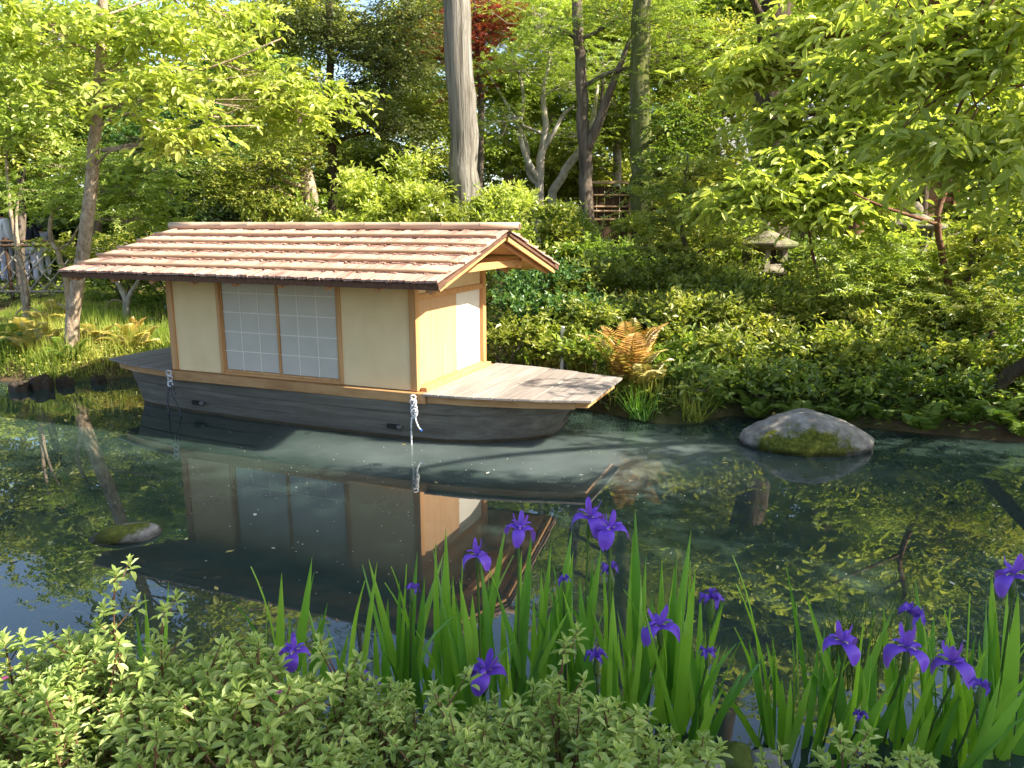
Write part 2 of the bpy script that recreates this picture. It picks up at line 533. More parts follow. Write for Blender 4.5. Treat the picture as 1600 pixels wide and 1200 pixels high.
M['l_lime'] = leaf_mat("lime_leaf", (.18, .245, .036), (.375, .435, .09), (.54, .57, .17), trans=.5, gloss=.03)
M['l_fresh'] = leaf_mat("fresh_maple_leaf", (.135, .21, .034), (.30, .38, .075), (.46, .51, .14), trans=.5, gloss=.03)
M['l_mid'] = leaf_mat("mid_green_leaf", (0.057, 0.106, 0.020), (0.161, 0.230, 0.039), (0.345, 0.392, 0.083), trans=.42, gloss=.03)
M['l_dark'] = leaf_mat("dark_glossy_leaf", (0.025, 0.058, 0.018), (0.054, 0.100, 0.025), (0.134, 0.180, 0.046), trans=.2, gloss=0.06, rough=.3)
M['l_pine'] = leaf_mat("dark_needle_leaf", (.040, .062, .022), (.095, .125, .040), (.21, .22, .085), trans=.3, gloss=.02)
M['l_teal'] = leaf_mat("bluish_green_leaf", (0.038, 0.098, 0.029), (0.088, 0.178, 0.049), (0.194, 0.295, 0.078), gloss=0.03, trans=.35)
M['l_red'] = leaf_mat("wine_red_maple_leaf", (0.073, 0.019, 0.019), (0.227, 0.041, 0.032), (0.421, 0.097, 0.056), gloss=0.02, trans=.45, tint=1.5)
M['l_gold'] = leaf_mat("yellowish_shrub_leaf", (0.076, 0.119, 0.022), (0.270, 0.313, 0.054), (0.518, 0.486, 0.132), trans=.45, gloss=.03)
M['l_shrub'] = leaf_mat("shrub_leaf", (.032, .058, .014), (.185, .235, .042), (.47, .46, .11), trans=.44, gloss=.025)
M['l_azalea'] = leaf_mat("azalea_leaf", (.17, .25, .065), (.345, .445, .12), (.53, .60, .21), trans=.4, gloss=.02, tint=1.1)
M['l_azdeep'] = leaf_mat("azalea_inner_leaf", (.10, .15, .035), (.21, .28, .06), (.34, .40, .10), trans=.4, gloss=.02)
M['l_iris'] = leaf_mat("iris_blade", (0.101, 0.258, 0.034), (0.167, 0.376, 0.040), (0.289, 0.505, 0.054), trans=.45, gloss=0.04, tint=1.2)
M['l_grass'] = leaf_mat("bank_grass", (0.109, 0.186, 0.025), (0.240, 0.310, 0.047), (0.466, 0.451, 0.109), gloss=0.02, trans=.45)
M['l_fern'] = leaf_mat("green_fern", (0.097, 0.178, 0.030), (0.194, 0.283, 0.042), (0.312, 0.372, 0.075), gloss=0.02, trans=.45)
M['l_rust'] = leaf_mat("rusty_fern", (.40, .20, .05), (.58, .33, .085), (.62, .42, .12), trans=.42, tint=1.0)
M['l_yellow'] = leaf_mat("yellow_fern", (.28, .28, .05), (.46, .37, .07), (.56, .46, .11), trans=.45, tint=1.0)
M['petal'] = leaf_mat("violet_iris_petal", (.16, .06, .62), (.235, .095, .74), (.33, .17, .80), trans=.4, gloss=.02)
M['petal_w'] = leaf_mat("wilted_iris_petal", (.10, .045, .40), (.18, .08, .58), trans=.3, gloss=.02)
M['floatleaf'] = leaf_mat("floating_leaf", (.34, .27, .06), (.50, .43, .14), trans=.2)
M['petalwhite'] = leaf_mat("floating_petal", (.42, .40, .34), (.70, .69, .64), trans=.2)
M['iris_stem'] = leaf_mat("iris_stalk", (.08, .15, .03), (.13, .2, .04), trans=.2)
M['pinkflower'] = leaf_mat("pink_azalea_flower", (.55, .08, .28), (.62, .12, .36), trans=.3)
M['navy'] = surf("navy_cloth", [(.3, (.018, .02, .035)), (.7, (.035, .038, .06))], rough=.9, bump=.1)
M['whitecloth'] = surf("white_cloth", [(.3, (.62, .60, .60)), (.7, (.72, .70, .70))], rough=.9, bump=.1)
M['lilac'] = surf("pale_lilac_cloth", [(.3, (.42, .42, .52)), (.7, (.5, .5, .6))], rough=.9, bump=.1)
M['hair'] = surf("black_hair", [(.3, (.008, .007, .007)), (.7, (.02, .018, .017))], scale=(40, 40, 4), rough=.45, bump=.2)
M['skin'] = surf("skin", [(.3, (.45, .27, .19)), (.7, (.50, .31, .22))], rough=.6, bump=0)

# ------------------------------------------------------------------ ground + water
SHORE = np.array([(-80, 16), (-14, 12), (-9, 10.9), (-7.5, 10.0), (-6.0, 9.62), (-5.4, 9.85), (-4.7, 10.3), (-3.0, 10.3), (-1.5, 9.7), (-.3, 9.05), (.55, 8.45),
                  (1.1, 7.95), (1.45, 7.62), (1.8, 7.55), (2.3, 7.95), (3.4, 7.5), (4.5, 7.0), (7, 6.2), (12, 5), (80, 1)])
NEAR = np.array([(-80, 6), (-8, 3.7), (-4, 3.2), (-1.5, 2.62), (0, 2.42), (1, 2.3), (2, 2.2), (4, 1.9), (80, -2)])


def sstep(a, b, x):
    t = np.clip((x - a) / (b - a), 0, 1)
    return t * t * (3 - 2 * t)


def gz(x, y):
    x = np.asarray(x, float)
    y = np.asarray(y, float)
    df = (y - np.interp(x, SHORE[:, 0], SHORE[:, 1])) * .92
    dn = (np.interp(x, NEAR[:, 0], NEAR[:, 1]) - y)
    wob = .05 * np.sin(2.1 * x + 1.3 * y) + .04 * np.sin(3.7 * y - 1.9 * x + 1) + .025 * np.sin(7.3 * x + 5.1 * y)
    rt = sstep(-2.0, 2.5, x)
    slope = .045 * (1 - rt) + .135 * rt
    cap = .9 * (1 - rt) + 1.75 * rt
    far = np.minimum(.2 * sstep(-.05, .28, df) + slope * np.maximum(df, 0), cap + .012 * np.maximum(df, 0)) + wob * sstep(.3, 1.2, df)
    far = np.where(df < 0, np.maximum(-.9, df * .9), far)
    nr = .22 * sstep(-.05, .3, dn) + .12 * np.clip(dn, 0, 2) + wob * .4 * sstep(.3, 1, dn)
    nr = np.where(dn < 0, np.maximum(-.9, dn * .9), nr)
    return np.maximum(far, nr)


def gzs(x, y):
    return float(gz(x, y))


xs = np.unique(np.concatenate([np.linspace(-80, -12, 35), np.linspace(-12, 12, 190), np.linspace(12, 80, 35)]))
ys = np.unique(np.concatenate([np.linspace(-40, 0, 16), np.linspace(0, 4, 40), np.linspace(4, 6.4, 10), np.linspace(6.4, 12, 80), np.linspace(12, 24, 60), np.linspace(24, 110, 30)]))
X, Y = np.meshgrid(xs, ys)
Z = gz(X, Y)
V = np.stack([X.ravel(), Y.ravel(), Z.ravel()], 1)
nx, ny = len(xs), len(ys)
ii = np.arange(nx - 1)[None, :] + (np.arange(ny - 1) * nx)[:, None]
F = np.stack([ii, ii + 1, ii + 1 + nx, ii + nx], -1).reshape(-1, 4)
tag(link("ground", np_mesh("ground", V, F, M['earth'], smooth=True)), kind="structure")

# water: still pond, murky below a mirror surface
m, t, out = mat_new("murky_pond_water")
tc = N(t, "ShaderNodeTexCoord")
nz = N(t, "ShaderNodeTexNoise", Scale=1.3, Detail=4.0, Roughness=.6)
t.links.new(tc.outputs["Object"], nz.inputs["Vector"])
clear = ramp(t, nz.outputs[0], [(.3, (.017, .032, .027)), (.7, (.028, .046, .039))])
sunlit_murk = ramp(t, nz.outputs[0], [(.25, (.050, .068, .066)), (.75, (.105, .130, .130))])
pm_ = N(t, "ShaderNodeMapping", vector_type='TEXTURE')          # sunlit band painted into the murk colour along the boat's near side
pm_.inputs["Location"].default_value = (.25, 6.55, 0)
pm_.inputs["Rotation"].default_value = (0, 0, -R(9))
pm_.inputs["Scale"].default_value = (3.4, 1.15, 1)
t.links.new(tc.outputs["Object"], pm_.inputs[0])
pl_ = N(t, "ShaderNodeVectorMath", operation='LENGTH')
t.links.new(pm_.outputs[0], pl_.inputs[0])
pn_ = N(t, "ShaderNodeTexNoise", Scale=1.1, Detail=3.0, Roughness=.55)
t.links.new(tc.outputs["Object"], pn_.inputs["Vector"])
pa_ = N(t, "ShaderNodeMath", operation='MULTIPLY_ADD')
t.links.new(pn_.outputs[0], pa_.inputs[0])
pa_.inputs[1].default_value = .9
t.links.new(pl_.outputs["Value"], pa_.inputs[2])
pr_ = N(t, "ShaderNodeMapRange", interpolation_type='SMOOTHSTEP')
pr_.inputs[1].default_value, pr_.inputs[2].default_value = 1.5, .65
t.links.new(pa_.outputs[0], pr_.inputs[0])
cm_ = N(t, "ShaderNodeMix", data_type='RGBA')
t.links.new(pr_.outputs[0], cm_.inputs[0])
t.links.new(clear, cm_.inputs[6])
t.links.new(sunlit_murk, cm_.inputs[7])
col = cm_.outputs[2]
ss = N(t, "ShaderNodeSubsurfaceScattering", falloff='BURLEY', Scale=.16)
ss.inputs["Radius"].default_value = (1.0, 1.0, 1.0)
t.links.new(col, ss.inputs["Color"])
gl = N(t, "ShaderNodeBsdfGlossy", Roughness=.004)
gl.inputs["Color"].default_value = (1, 1, 1, 1)
fr = N(t, "ShaderNodeFresnel", IOR=1.75)
b1 = N(t, "ShaderNodeTexNoise", Scale=2.2, Detail=2.0, Roughness=.5)
t.links.new(tc.outputs["Object"], b1.inputs["Vector"])
bp = N(t, "ShaderNodeBump", Strength=.014, Distance=.02)
t.links.new(b1.outputs[0], bp.inputs["Height"])
t.links.new(bp.outputs[0], gl.inputs["Normal"])
mx = N(t, "ShaderNodeMixShader")
t.links.new(fr.outputs[0], mx.inputs[0])
t.links.new(ss.outputs[0], mx.inputs[1])
t.links.new(gl.outputs[0], mx.inputs[2])
t.links.new(mx.outputs[0], out.inputs[0])
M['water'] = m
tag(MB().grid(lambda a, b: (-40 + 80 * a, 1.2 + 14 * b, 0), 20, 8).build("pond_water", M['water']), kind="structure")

# ------------------------------------------------------------------ houseboat (local x along the boat to the bow, y across to the far side)
U = Vector((math.cos(BOAT_HD), -math.sin(BOAT_HD), 0))
VV = Vector((math.sin(BOAT_HD), math.cos(BOAT_HD), 0))
A0 = Vector((-.872, 6.93, 0))
boat = thing("houseboat", "wooden houseboat with shingled gable roof moored along the far bank of the pond", "boat", A0, -BOAT_HD)
rb = random.Random(5)
L_C, W_C, Z_D, Z_H = 2.96, 1.575, .48, 1.335
CY = W_C / 2
ST = [(-3.78, .585), (-3.5, .64), (-3.0, .715), (-2.2, .775), (-1.2, .815), (-.2, .815), (.25, .765), (.6, .655), (.9, .51), (1.15, .355), (1.36, .16)]


def hull_row(z, inset=0.0):
    """one horizontal ring of the hull, near side stern to bow then far side back"""
    k = (z - .0) / .42
    near, far = [], []
    for i, (u, hw) in enumerate(ST):
        fl = hw * (.93 + .07 * k) - inset
        uu = u
        if i == len(ST) - 1:
            uu = u - .27 * (1 - k)
        elif u > .2:
            uu = u - .27 * (1 - k) * ((u - .2) / 1.16) ** 1.3
        if i == 0:
            uu = u + .1 * (1 - k)
        fl = max(fl, .04)
        near.append((uu, CY - fl, z))
        far.append((uu, CY + fl, z))
    return near + far[::-1]


def hull_band(zs, name, mat, parent, inset=0.0, top=False):
    b = MB()
    rows = [hull_row(z, inset) for z in zs]
    n = len(rows[0])
    vs_ = [p for r_ in rows for p in r_]
    fs = [(j * n + i, j * n + (i + 1) % n, (j + 1) * n + (i + 1) % n, (j + 1) * n + i) for j in range(len(rows) - 1) for i in range(n)]
    fs.append(tuple(range(n - 1, -1, -1)))
    fs.append(tuple((len(rows) - 1) * n + i for i in range(n)))
    b.add(vs_, fs)
    return b.build(name, mat, parent)


hull = hull_band([-.30, -.1, .035, .15, .27], "hull", M['hull'], boat)
hull_band([.274, .33, .385], "upper_strake", M['hull'], hull, inset=-.014)
hull_band([.135, .2, .262], "lower_strake", M['hull'], hull, inset=-.006)
hull_band([-.03, .03], "waterline_band", M['hullslime'], hull, inset=-.003)
for fx in (-2.72, -.28):
    fb = MB().box(fx - .055, fx + .055, CY - .80, CY - .77, .1, .145)
    f1 = fb.build("mooring_slot", M['black'], hull)
    f1.location.y = -.0 + (.0 if fx > -1 else .055)
    kb = MB()
    kb.grid(lambda a, b: (fx + .075 + .028 * math.sin(b * PI / 2) * math.cos(a * 2 * PI), CY - .79 - .03 * math.cos(b * PI / 2), .125 + .028 * math.sin(b * PI / 2) * math.sin(a * 2 * PI)), 10, 4)
    k1 = kb.build("bolt_head", M['metal'], hull, smooth=True)
    k1.location.y = (.0 if fx > -1 else .055)

# sill beams and deck rims
sill = MB().box(-L_C - .02, .10, -.05, .04, .378, Z_D - .006).build("sill_beam", M['wood_knot'], boat, bevel=.005)
MB().box(-L_C - .02, .10, W_C - .04, W_C + .05, .378, Z_D - .006).build("sill_beam", M['wood_knot'], boat, bevel=.005)
MB().box(.012, .075, .042, W_C - .042, .40, Z_D + .035).build("end_sill", M['wood'], boat, bevel=.004)
fore_poly_n = [(.08, -.075), (.5, -.045), (1.0, .06), (1.6, .235)]
fore_poly_f = [(1.6, 1.34), (1.0, 1.515), (.5, 1.62), (.08, 1.65)]


def edge_y(u, pl):
    return float(np.interp(u, [p[0] for p in sorted(pl)], [p[1] for p in sorted(pl)]))


def deck_planks(u0, u1, n, fn, ff, name, zt=Z_D):
    deck = MB().prism([(u0 + .02, fn(u0) + .09)] + [(u0 + (u1 - u0) * k / 4, fn(u0 + (u1 - u0) * k / 4) + .09) for k in (1, 2, 3)] + [(u1 - .06 * (1 if u1 > u0 else -1), fn(u1) + .09), (u1 - .06 * (1 if u1 > u0 else -1), ff(u1) - .09)] +
                      [(u0 + (u1 - u0) * k / 4, ff(u0 + (u1 - u0) * k / 4) - .09) for k in (3, 2, 1)] + [(u0 + .02, ff(u0) - .09)], zt - .09, zt - .026).build(name, M['wood'], boat)
    for i in range(n):
        a = u0 + (u1 - u0) * i / n
        b = u0 + (u1 - u0) * (i + 1) / n
        g = .004 * (1 if b > a else -1)
        dz = rb.uniform(-.0025, .0025)
        MB().prism([(a + g, fn(a + g)), (b - g, fn(b - g)), (b - g, ff(b - g)), (a + g, ff(a + g))], zt - .022 + dz, zt + dz).build("plank", M['deck'], deck, bevel=.002)
    return deck


fdeck = deck_planks(.08, 1.6, 9, lambda u: edge_y(u, fore_poly_n), lambda u: edge_y(u, fore_poly_f), "fore_deck")
for sgn, pl in ((0, fore_poly_n), (1, fore_poly_f)):
    pts = []
    for k in range(13):
        u = .11 + (1.44 - .11) * k / 12
        pts.append((u, edge_y(u, pl) + (.05 if sgn == 0 else -.05)))
    b = MB()
    inn = [(p[0], p[1] + (.035 if sgn == 0 else -.035)) for p in pts]
    b.prism(pts + inn[::-1] if sgn == 0 else inn + pts[::-1], .387, Z_D - .0275)
    b.build("deck_rim", M['wood_knot'], fdeck)
aft_n = [(-4.17, .25), (-3.6, .06), (-L_C - .03, -.035)]
aft_f = [(-4.17, 1.32), (-3.6, 1.51), (-L_C - .03, 1.61)]
adeck = deck_planks(-L_C - .03, -4.17, 7, lambda u: edge_y(u, aft_n), lambda u: edge_y(u, aft_f), "aft_deck")
for sgn, pl in ((0, aft_n), (1, aft_f)):
    pts = [(-4.0 + (4.0 - L_C - .05) * k / 8, 0) for k in range(9)]
    pts = [(p[0], edge_y(p[0], pl) + (.045 if sgn == 0 else -.045)) for p in pts]
    inn = [(p[0], p[1] + (.035 if sgn == 0 else -.035)) for p in pts]
    MB().prism(pts + inn[::-1] if sgn == 0 else inn + pts[::-1], .387, Z_D - .0275).build("deck_rim", M['wood_knot'], adeck)

# roof geometry
E_Y, E_Z, R_Z = -.69, 1.515, 1.925
RUN = CY - E_Y
SL = math.atan2(R_Z - E_Z, RUN)
SLEN = math.hypot(RUN, R_Z - E_Z)
RU0, RU1 = -L_C - .62, .60


def roof_z(y):
    return R_Z - abs(y - CY) * math.tan(SL)


# posts, walls, shoji on the near side (y = 0), plain walls elsewhere
PW = .075
ztop = roof_z(0) - .06
for (px_, py_) in ((-L_C + PW / 2, PW / 2), (-PW / 2, PW / 2), (-L_C + PW / 2, W_C - PW / 2), (-PW / 2, W_C - PW / 2)):
    MB().box(px_ - PW / 2, px_ + PW / 2, py_ - PW / 2, py_ + PW / 2, Z_D, ztop).build("post", M['wood_v'], boat, bevel=.004)
s0, s1, s2 = -2.29, -1.565, -.835
for u in (s0, s2):
    MB().box(u - .02, u + .02, .008, .062, Z_D, ztop - .10).build("jamb", M['wood_v'], boat, bevel=.003)
MB().box(-L_C + PW, s0 - .02, .022, .05, Z_D, ztop - .10).build("wall_panel", M['cream'], boat)
MB().box(s2 + .02, -PW, .022, .05, Z_D, ztop - .10).build("wall_panel", M['cream'], boat)
MB().box(-L_C + PW, -PW, W_C - .05, W_C - .022, Z_D, ztop - .10).build("wall_panel", M['cream'], boat)
MB().box(s0 + .02, s2 - .02, .012, .060, Z_D - .004, Z_D + .022).build("shoji_track", M['wood'], boat, bevel=.003)
for a, b, yy in ((s0 + .02, s1, .030), (s1, s2 - .02, .018)):
    z0, z1 = Z_D + .023, ztop - .11
    fr_ = MB()
    fr_.box(a, a + .018, yy, yy + .026, z0, z1).box(b - .018, b, yy, yy + .026, z0, z1).box(a + .018, b - .018, yy, yy + .026, z0, z0 + .022).box(a + .018, b - .018, yy, yy + .026, z1 - .02, z1)
    sp = fr_.build("shoji_panel", M['wood_v'], boat)
    cols, rows_ = 3, 5
    ia, ib, iz0, iz1 = a + .018, b - .018, z0 + .022, z1 - .02
    for c in range(cols):
        for r_ in range(rows_):
            ca, cb = ia + (ib - ia) * c / cols, ia + (ib - ia) * (c + 1) / cols
            za, zb = iz0 + (iz1 - iz0) * r_ / rows_, iz0 + (iz1 - iz0) * (r_ + 1) / rows_
            MB().box(ca + .0035, cb - .0035, yy + .012, yy + .018, za + .0035, zb - .0035).build("pane", M['pane'], sp)
    for c in range(1, cols):
        u = ia + (ib - ia) * c / cols
        MB().box(u - .0045, u + .0045, yy + .006, yy + .020, iz0, iz1).build("muntin", M['muntin'], sp)
    for r_ in range(1, rows_):
        z = iz0 + (iz1 - iz0) * r_ / rows_
        MB().box(ia, ib, yy + .0075, yy + .0185, z - .0045, z + .0045).build("muntin", M['muntin'], sp)
# bow-end wall: door, white panel, head beam, gable infill
dm = .89
door = MB().box(-.052, -.028, PW + .004, dm, Z_D + .037, Z_H - .02).build("door", M['door'], boat)
MB().box(-.0275, -.022, PW + .02, dm - .02, Z_D + .04, Z_D + .07).build("door_rail", M['door'], door)
MB().box(-.07, -.046, dm + .002, W_C - PW, Z_D + .037, Z_H - .02).build("end_wall_panel", M['white'], boat)
MB().box(-.062, -.006, PW, W_C - PW, Z_H - .02, Z_H + .035).build("head_beam", M['wood'], boat, bevel=.003)
MB().box(-.062, -.012, PW, W_C - PW, Z_D - .02, Z_D + .036).build("door_track", M['wood'], boat)
for ue, nm in ((-.05, "gable_panel"), (-L_C + .05, "gable_panel")):
    b = MB()
    y0, y1 = PW, W_C - PW
    prof = [(y0, Z_H + .035), (y1, Z_H + .035), (y1, roof_z(y1) - .07), (CY, roof_z(CY) - .07), (y0, roof_z(y0) - .07)]
    b.add([(ue - .01, p[0], p[1]) for p in prof] + [(ue + .01, p[0], p[1]) for p in prof], [(0, 1, 2, 3, 4), (9, 8, 7, 6, 5)] + [(i, (i + 1) % 5, (i + 1) % 5 + 5, i + 5) for i in range(5)])
    b.build(nm, M['cream'], boat)
MB().box(-L_C + .03, -L_C + .06, PW, W_C - PW, Z_D, Z_H + .03).build("end_wall_panel", M['cream'], boat)
# wall plates that run out under the gables, and the ridge purlin
for yc in (PW / 2 + .01, W_C - PW / 2 - .01):
    MB().box(-L_C - .38, .42, yc - .04, yc + .04, ztop - .10, ztop + .0).build("wall_plate", M['wood'], boat, bevel=.004)
MB().box(-L_C - .45, .46, CY - .045, CY + .045, roof_z(CY) - .16, roof_z(CY) - .055).build("ridge_purlin", M['wood'], boat, bevel=.004)
MB().box(.33, .40, PW + .045, W_C - PW - .045, ztop - .085, ztop - .015).build("tie_beam", M['wood'], boat, bevel=.004)

# roof: underlay, rafters, barge boards, shingles, bamboo battens, ridge pole
rv = MB()


def slope_slab(side, a, b, s_a, s_b, h0, h1):
    """a slab on a roof slope; s runs up from the eave, h off the slope"""
    cs, sn = math.cos(SL), math.sin(SL)
    P = []
    for u in (a, b):
        for s_ in (s_a, s_b):
            for h in (h0, h1):
                y = E_Y + s_ * cs - h * sn
                z = E_Z + s_ * sn + h * cs
                if side:
                    y = W_C - y
                P.append((u, y, z))
    return P, [(0, 1, 3, 2), (4, 6, 7, 5), (0, 4, 5, 1), (2, 3, 7, 6), (0, 2, 6, 4), (1, 5, 7, 3)]


under = MB()
for side in (0, 1):
    under.add(*slope_slab(side, RU0 + .01, RU1 - .01, .015, SLEN - .002, -.030, -.004))
roof = under.build("roof", M['rooflayer'], boat)
soff = MB()
for side in (0, 1):
    soff.add(*slope_slab(side, RU0 + .03, RU1 - .03, .05, SLEN - .012, -.042, -.032))
soff.build("soffit_boards", M['wood'], roof)
for side in (0, 1):
    for i in range(9):
        u = RU0 + .10 + (RU1 - RU0 - .22) * i / 8
        cs, sn = math.cos(SL), math.sin(SL)
        p0 = (u, (E_Y + .06 * cs + .07 * sn), E_Z + .06 * sn - .07 * cs)
        p1 = (u, CY - .02, R_Z - .055 - .03)
        if side:
            p0 = (u, W_C - p0[1], p0[2])
            p1 = (u, W_C - p1[1], p1[2])
        MB().tube([p0, p1], .026, 8).build("rafter", M['rafter'], roof, smooth=False)
    for (a, b, dp) in ((RU1 - .05, RU1 - .026, .034 if side == 0 else .05), (RU1 - .16, RU1 - .13, .05), (RU0 + .018, RU0 + .05, .05)):
        MB().add(*slope_slab(side, a, b, .06, SLEN - .03, -.0325 - dp, -.0325)).build("barge_board", M['wood'], roof)

for side in (0, 1):
    MB().add(*slope_slab(side, RU0 + .004, RU1 - .004, .0, .12, -.034, .016)).build("eave_edge", M['rooflayer'], roof)
NC = 6
EXPO = SLEN / NC
sh_me = []
for k in range(7):
    r0 = random.Random(40 + k)
    wid = .056
    b = MB()
    xs_ = [-wid / 2, -wid / 6, wid / 6, wid / 2]
    bot, top = [], []
    for x in xs_:
        tail = r0.uniform(-.006, .004)
        bot.append((x + r0.uniform(-.003, .003), tail))
    n_ = len(xs_)
    vs_ = []
    thick = r0.uniform(.012, .02)
    for (x, yy) in bot:
        vs_.append((x, yy, r0.uniform(.012, .018)))
    for x in xs_:
        vs_.append((x, EXPO * 1.25, .002))
    for (x, yy) in bot:
        vs_.append((x, yy, .024 + thick * .8 + r0.uniform(-.003, .003)))
    for x in xs_:
        vs_.append((x, EXPO * 1.25, .010))
    fs = []
    for i in range(3):
        fs += [(i, i + 4, i + 5, i + 1), (8 + i, 9 + i, 13 + i, 12 + i), (i, i + 1, i + 9, i + 8), (4 + i, 12 + i, 13 + i, 5 + i)]
    fs += [(0, 8, 12, 4), (3, 7, 15, 11)]
    b.add(vs_, fs)
    sh_me.append(b.mesh("shingle", M['shingle']))
NS = 72
far_mb = MB()
cs, sn = math.cos(SL), math.sin(SL)
for side in (0, 1):
    for c in range(NC):
        for i in range(NS):
            u = RU0 + (RU1 - RU0) * (i + .5) / NS + rb.uniform(-.006, .006)
            s_ = c * EXPO - .012 + rb.uniform(-.005, .005)
            if c == NC - 1:
                s_ -= EXPO * .2
            h = rb.uniform(-.002, .006) + (.012 if c == 0 else .004)
            y = E_Y + s_ * cs - h * sn
            z = E_Z + s_ * sn + h * cs
            wsc = (RU1 - RU0) / NS / .056 * rb.uniform(.97, 1.12)
            me = sh_me[rb.randrange(7)]
            tilt = rb.uniform(-.02, .03)
            if side == 0 and (c < 3 or i >= NS - 28):
                o = link("shingle", me, roof, (u, y, z), (SL + tilt, rb.uniform(-.03, .03), 0), (wsc, 1, 1))
            else:
                mt = Matrix.LocRotScale(Vector((u, y if side == 0 else W_C - y, z)), Euler((SL + tilt, 0, 0 if side == 0 else PI)), Vector((wsc, 1, 1)))
                far_mb.add([mt @ v.co for v in me.vertices], [tuple(p.vertices) for p in me.polygons])
fo = far_mb.build("shingles_beyond", M['shingle'], roof)
fo["kind"] = "stuff"


def bamboo_mesh(name, length, r, step, mat, seed, sides=10):
    r0 = random.Random(seed)
    pts, rad = [], []
    x = 0.0
    pts.append((0, 0, 0))
    rad.append(r)
    x = step * r0.uniform(.3, .9)
    while x < length - .03:
        for dx, k in ((-.012, 1.0), (-.004, 1.04), (0.0, .95), (.004, 1.06), (.014, 1.0)):
            pts.append((x + dx, r0.uniform(-.001, .001), 0))
            rad.append(r * k * (1 - .12 * x / length))
        x += step * r0.uniform(.85, 1.15)
    pts.append((length, 0, 0))
    rad.append(r * .88)
    return MB().tube(pts, rad, sides).mesh(name, mat, smooth=True)


bam = [bamboo_mesh("batten", RU1 - RU0 - .05, .0165, .31, M['bamboo'], 60 + k) for k in range(3)]
for side in (0, 1):
    for k in range(5):
        s_ = EXPO * (k + .80)
        h = .052
        y = E_Y + s_ * cs - h * sn
        z = E_Z + s_ * sn + h * cs
        o = link("batten", bam[(k + side) % 3], roof, (RU0 + rb.uniform(.0, .05), y if side == 0 else W_C - y, z), (rb.uniform(0, 6), 0, rb.uniform(-.002, .002)))
o = link("ridge_pole", bamboo_mesh("ridge_pole", RU1 - RU0 + .13, .043, .42, M['ridge'], 77, 14), roof, (RU0 - .03, CY, R_Z + .05), (0, 0, 0))
MB().tube([(RU1 + .095, CY, R_Z + .05), (RU1 + .101, CY, R_Z + .05)], .026, 12).build("ridge_pole_hollow", M['rooflayer'], roof)

# mooring ropes
def rope_path(pts, sub=6):
    """Catmull-Rom through pts"""
    P = [Vector(p) for p in pts]
    P = [P[0] * 2 - P[1]] + P + [P[-1] * 2 - P[-2]]
    out_ = []
    for i in range(1, len(P) - 2):
        for k in range(sub):
            t_ = k / sub
            out_.append(.5 * ((2 * P[i]) + (-P[i - 1] + P[i + 1]) * t_ + (2 * P[i - 1] - 5 * P[i] + 4 * P[i + 1] - P[i + 2]) * t_ ** 2 + (-P[i - 1] + 3 * P[i] - 3 * P[i + 1] + P[i + 2]) * t_ ** 3))
    out_.append(P[-2])
    return out_


def local_to_world(p):
    return A0 + U * p[0] + VV * p[1] + Vector((0, 0, p[2]))


rp = thing("mooring_rope", "white and black mooring rope knotted at the cabin corner by the bow deck", "rope", local_to_world((.0, -.075, .4)), -BOAT_HD)
kn = MB()
for q, (dz, dy, r0_) in enumerate([(.035, 0, .022), (-.01, -.006, .028), (-.06, -.004, .025), (-.10, -.008, .03)]):
    kn.tube([(math.cos(a) * r0_ + .004 * q, -.012 + dy + .012 * math.sin(2 * a), dz + math.sin(a) * r0_ * 1.35) for a in [2 * PI * k / 14 for k in range(15)]], .0085, 6)
kn.tube(rope_path([(-.03, -.01, .05), (.012, -.022, .0), (-.022, -.016, -.06), (.028, -.02, -.12), (-.018, -.016, -.16)]), .009, 6)
kn.build("knot", M['rope'], rp, smooth=True)
MB().tube(rope_path([(-.016, -.016, -.14), (-.018, -.03, -.25), (-.016, -.035, -.42)]), .0085, 6).build("hanging_line", M['rope'], rp, smooth=True)
MB().tube(rope_path([(.02, -.02, -.10), (.035, -.03, -.17), (.06, -.035, -.22), (.085, -.04, -.245)]), .0085, 6).build("loose_end", M['rope'], rp, smooth=True)
MB().tube([(.085, -.04, -.245), (.10, -.042, -.256)], .0095, 6).build("rope_tip", M['bluetip'], rp)
r2 = thing("mooring_rope", "dark rope hanging in a knot from the sill near the stern deck", "rope", local_to_world((-2.93, -.07, .42)), -BOAT_HD)
kn = MB()
for q in range(3):
    kn.tube([(math.cos(a) * .03, -.01 + .01 * math.sin(2 * a + q), .03 - .05 * q + math.sin(a) * .034) for a in [2 * PI * k / 12 for k in range(13)]], .009, 6)
kn.build("knot", M['rope'], r2, smooth=True)
MB().tube(rope_path([(0, -.01, -.09), (-.02, -.022, -.16), (-.045, -.02, -.27), (-.05, -.01, -.43)]), .009, 6).build("strap", M['strap'], r2, smooth=True)
MB().tube(rope_path([(0, -.01, -.09), (.03, -.024, -.18), (.085, -.02, -.30), (.12, -.01, -.43)]), .009, 6).build("strap", M['strap'], r2, smooth=True)
MB().tube(rope_path([(.01, -.01, -.08), (.06, -.024, -.12), (.085, -.024, -.19)]), .008, 6).build("strap", M['strap'], r2, smooth=True)
# ------------------------------------------------------------------ stones
def vnoise(p, seed=0):
    """cheap smooth noise in -1..1"""
    x, y, z = p
    return (math.sin(1.7 * x + 2.3 * y + seed) + math.sin(2.9 * y - 1.3 * z + seed * 1.7) + math.sin(3.1 * z + 1.9 * x + seed * .6) + .5 * math.sin(6.1 * x - 4.7 * z + seed) + .5 * math.sin(5.3 * y + 6.7 * z + seed * 2)) / 4.0


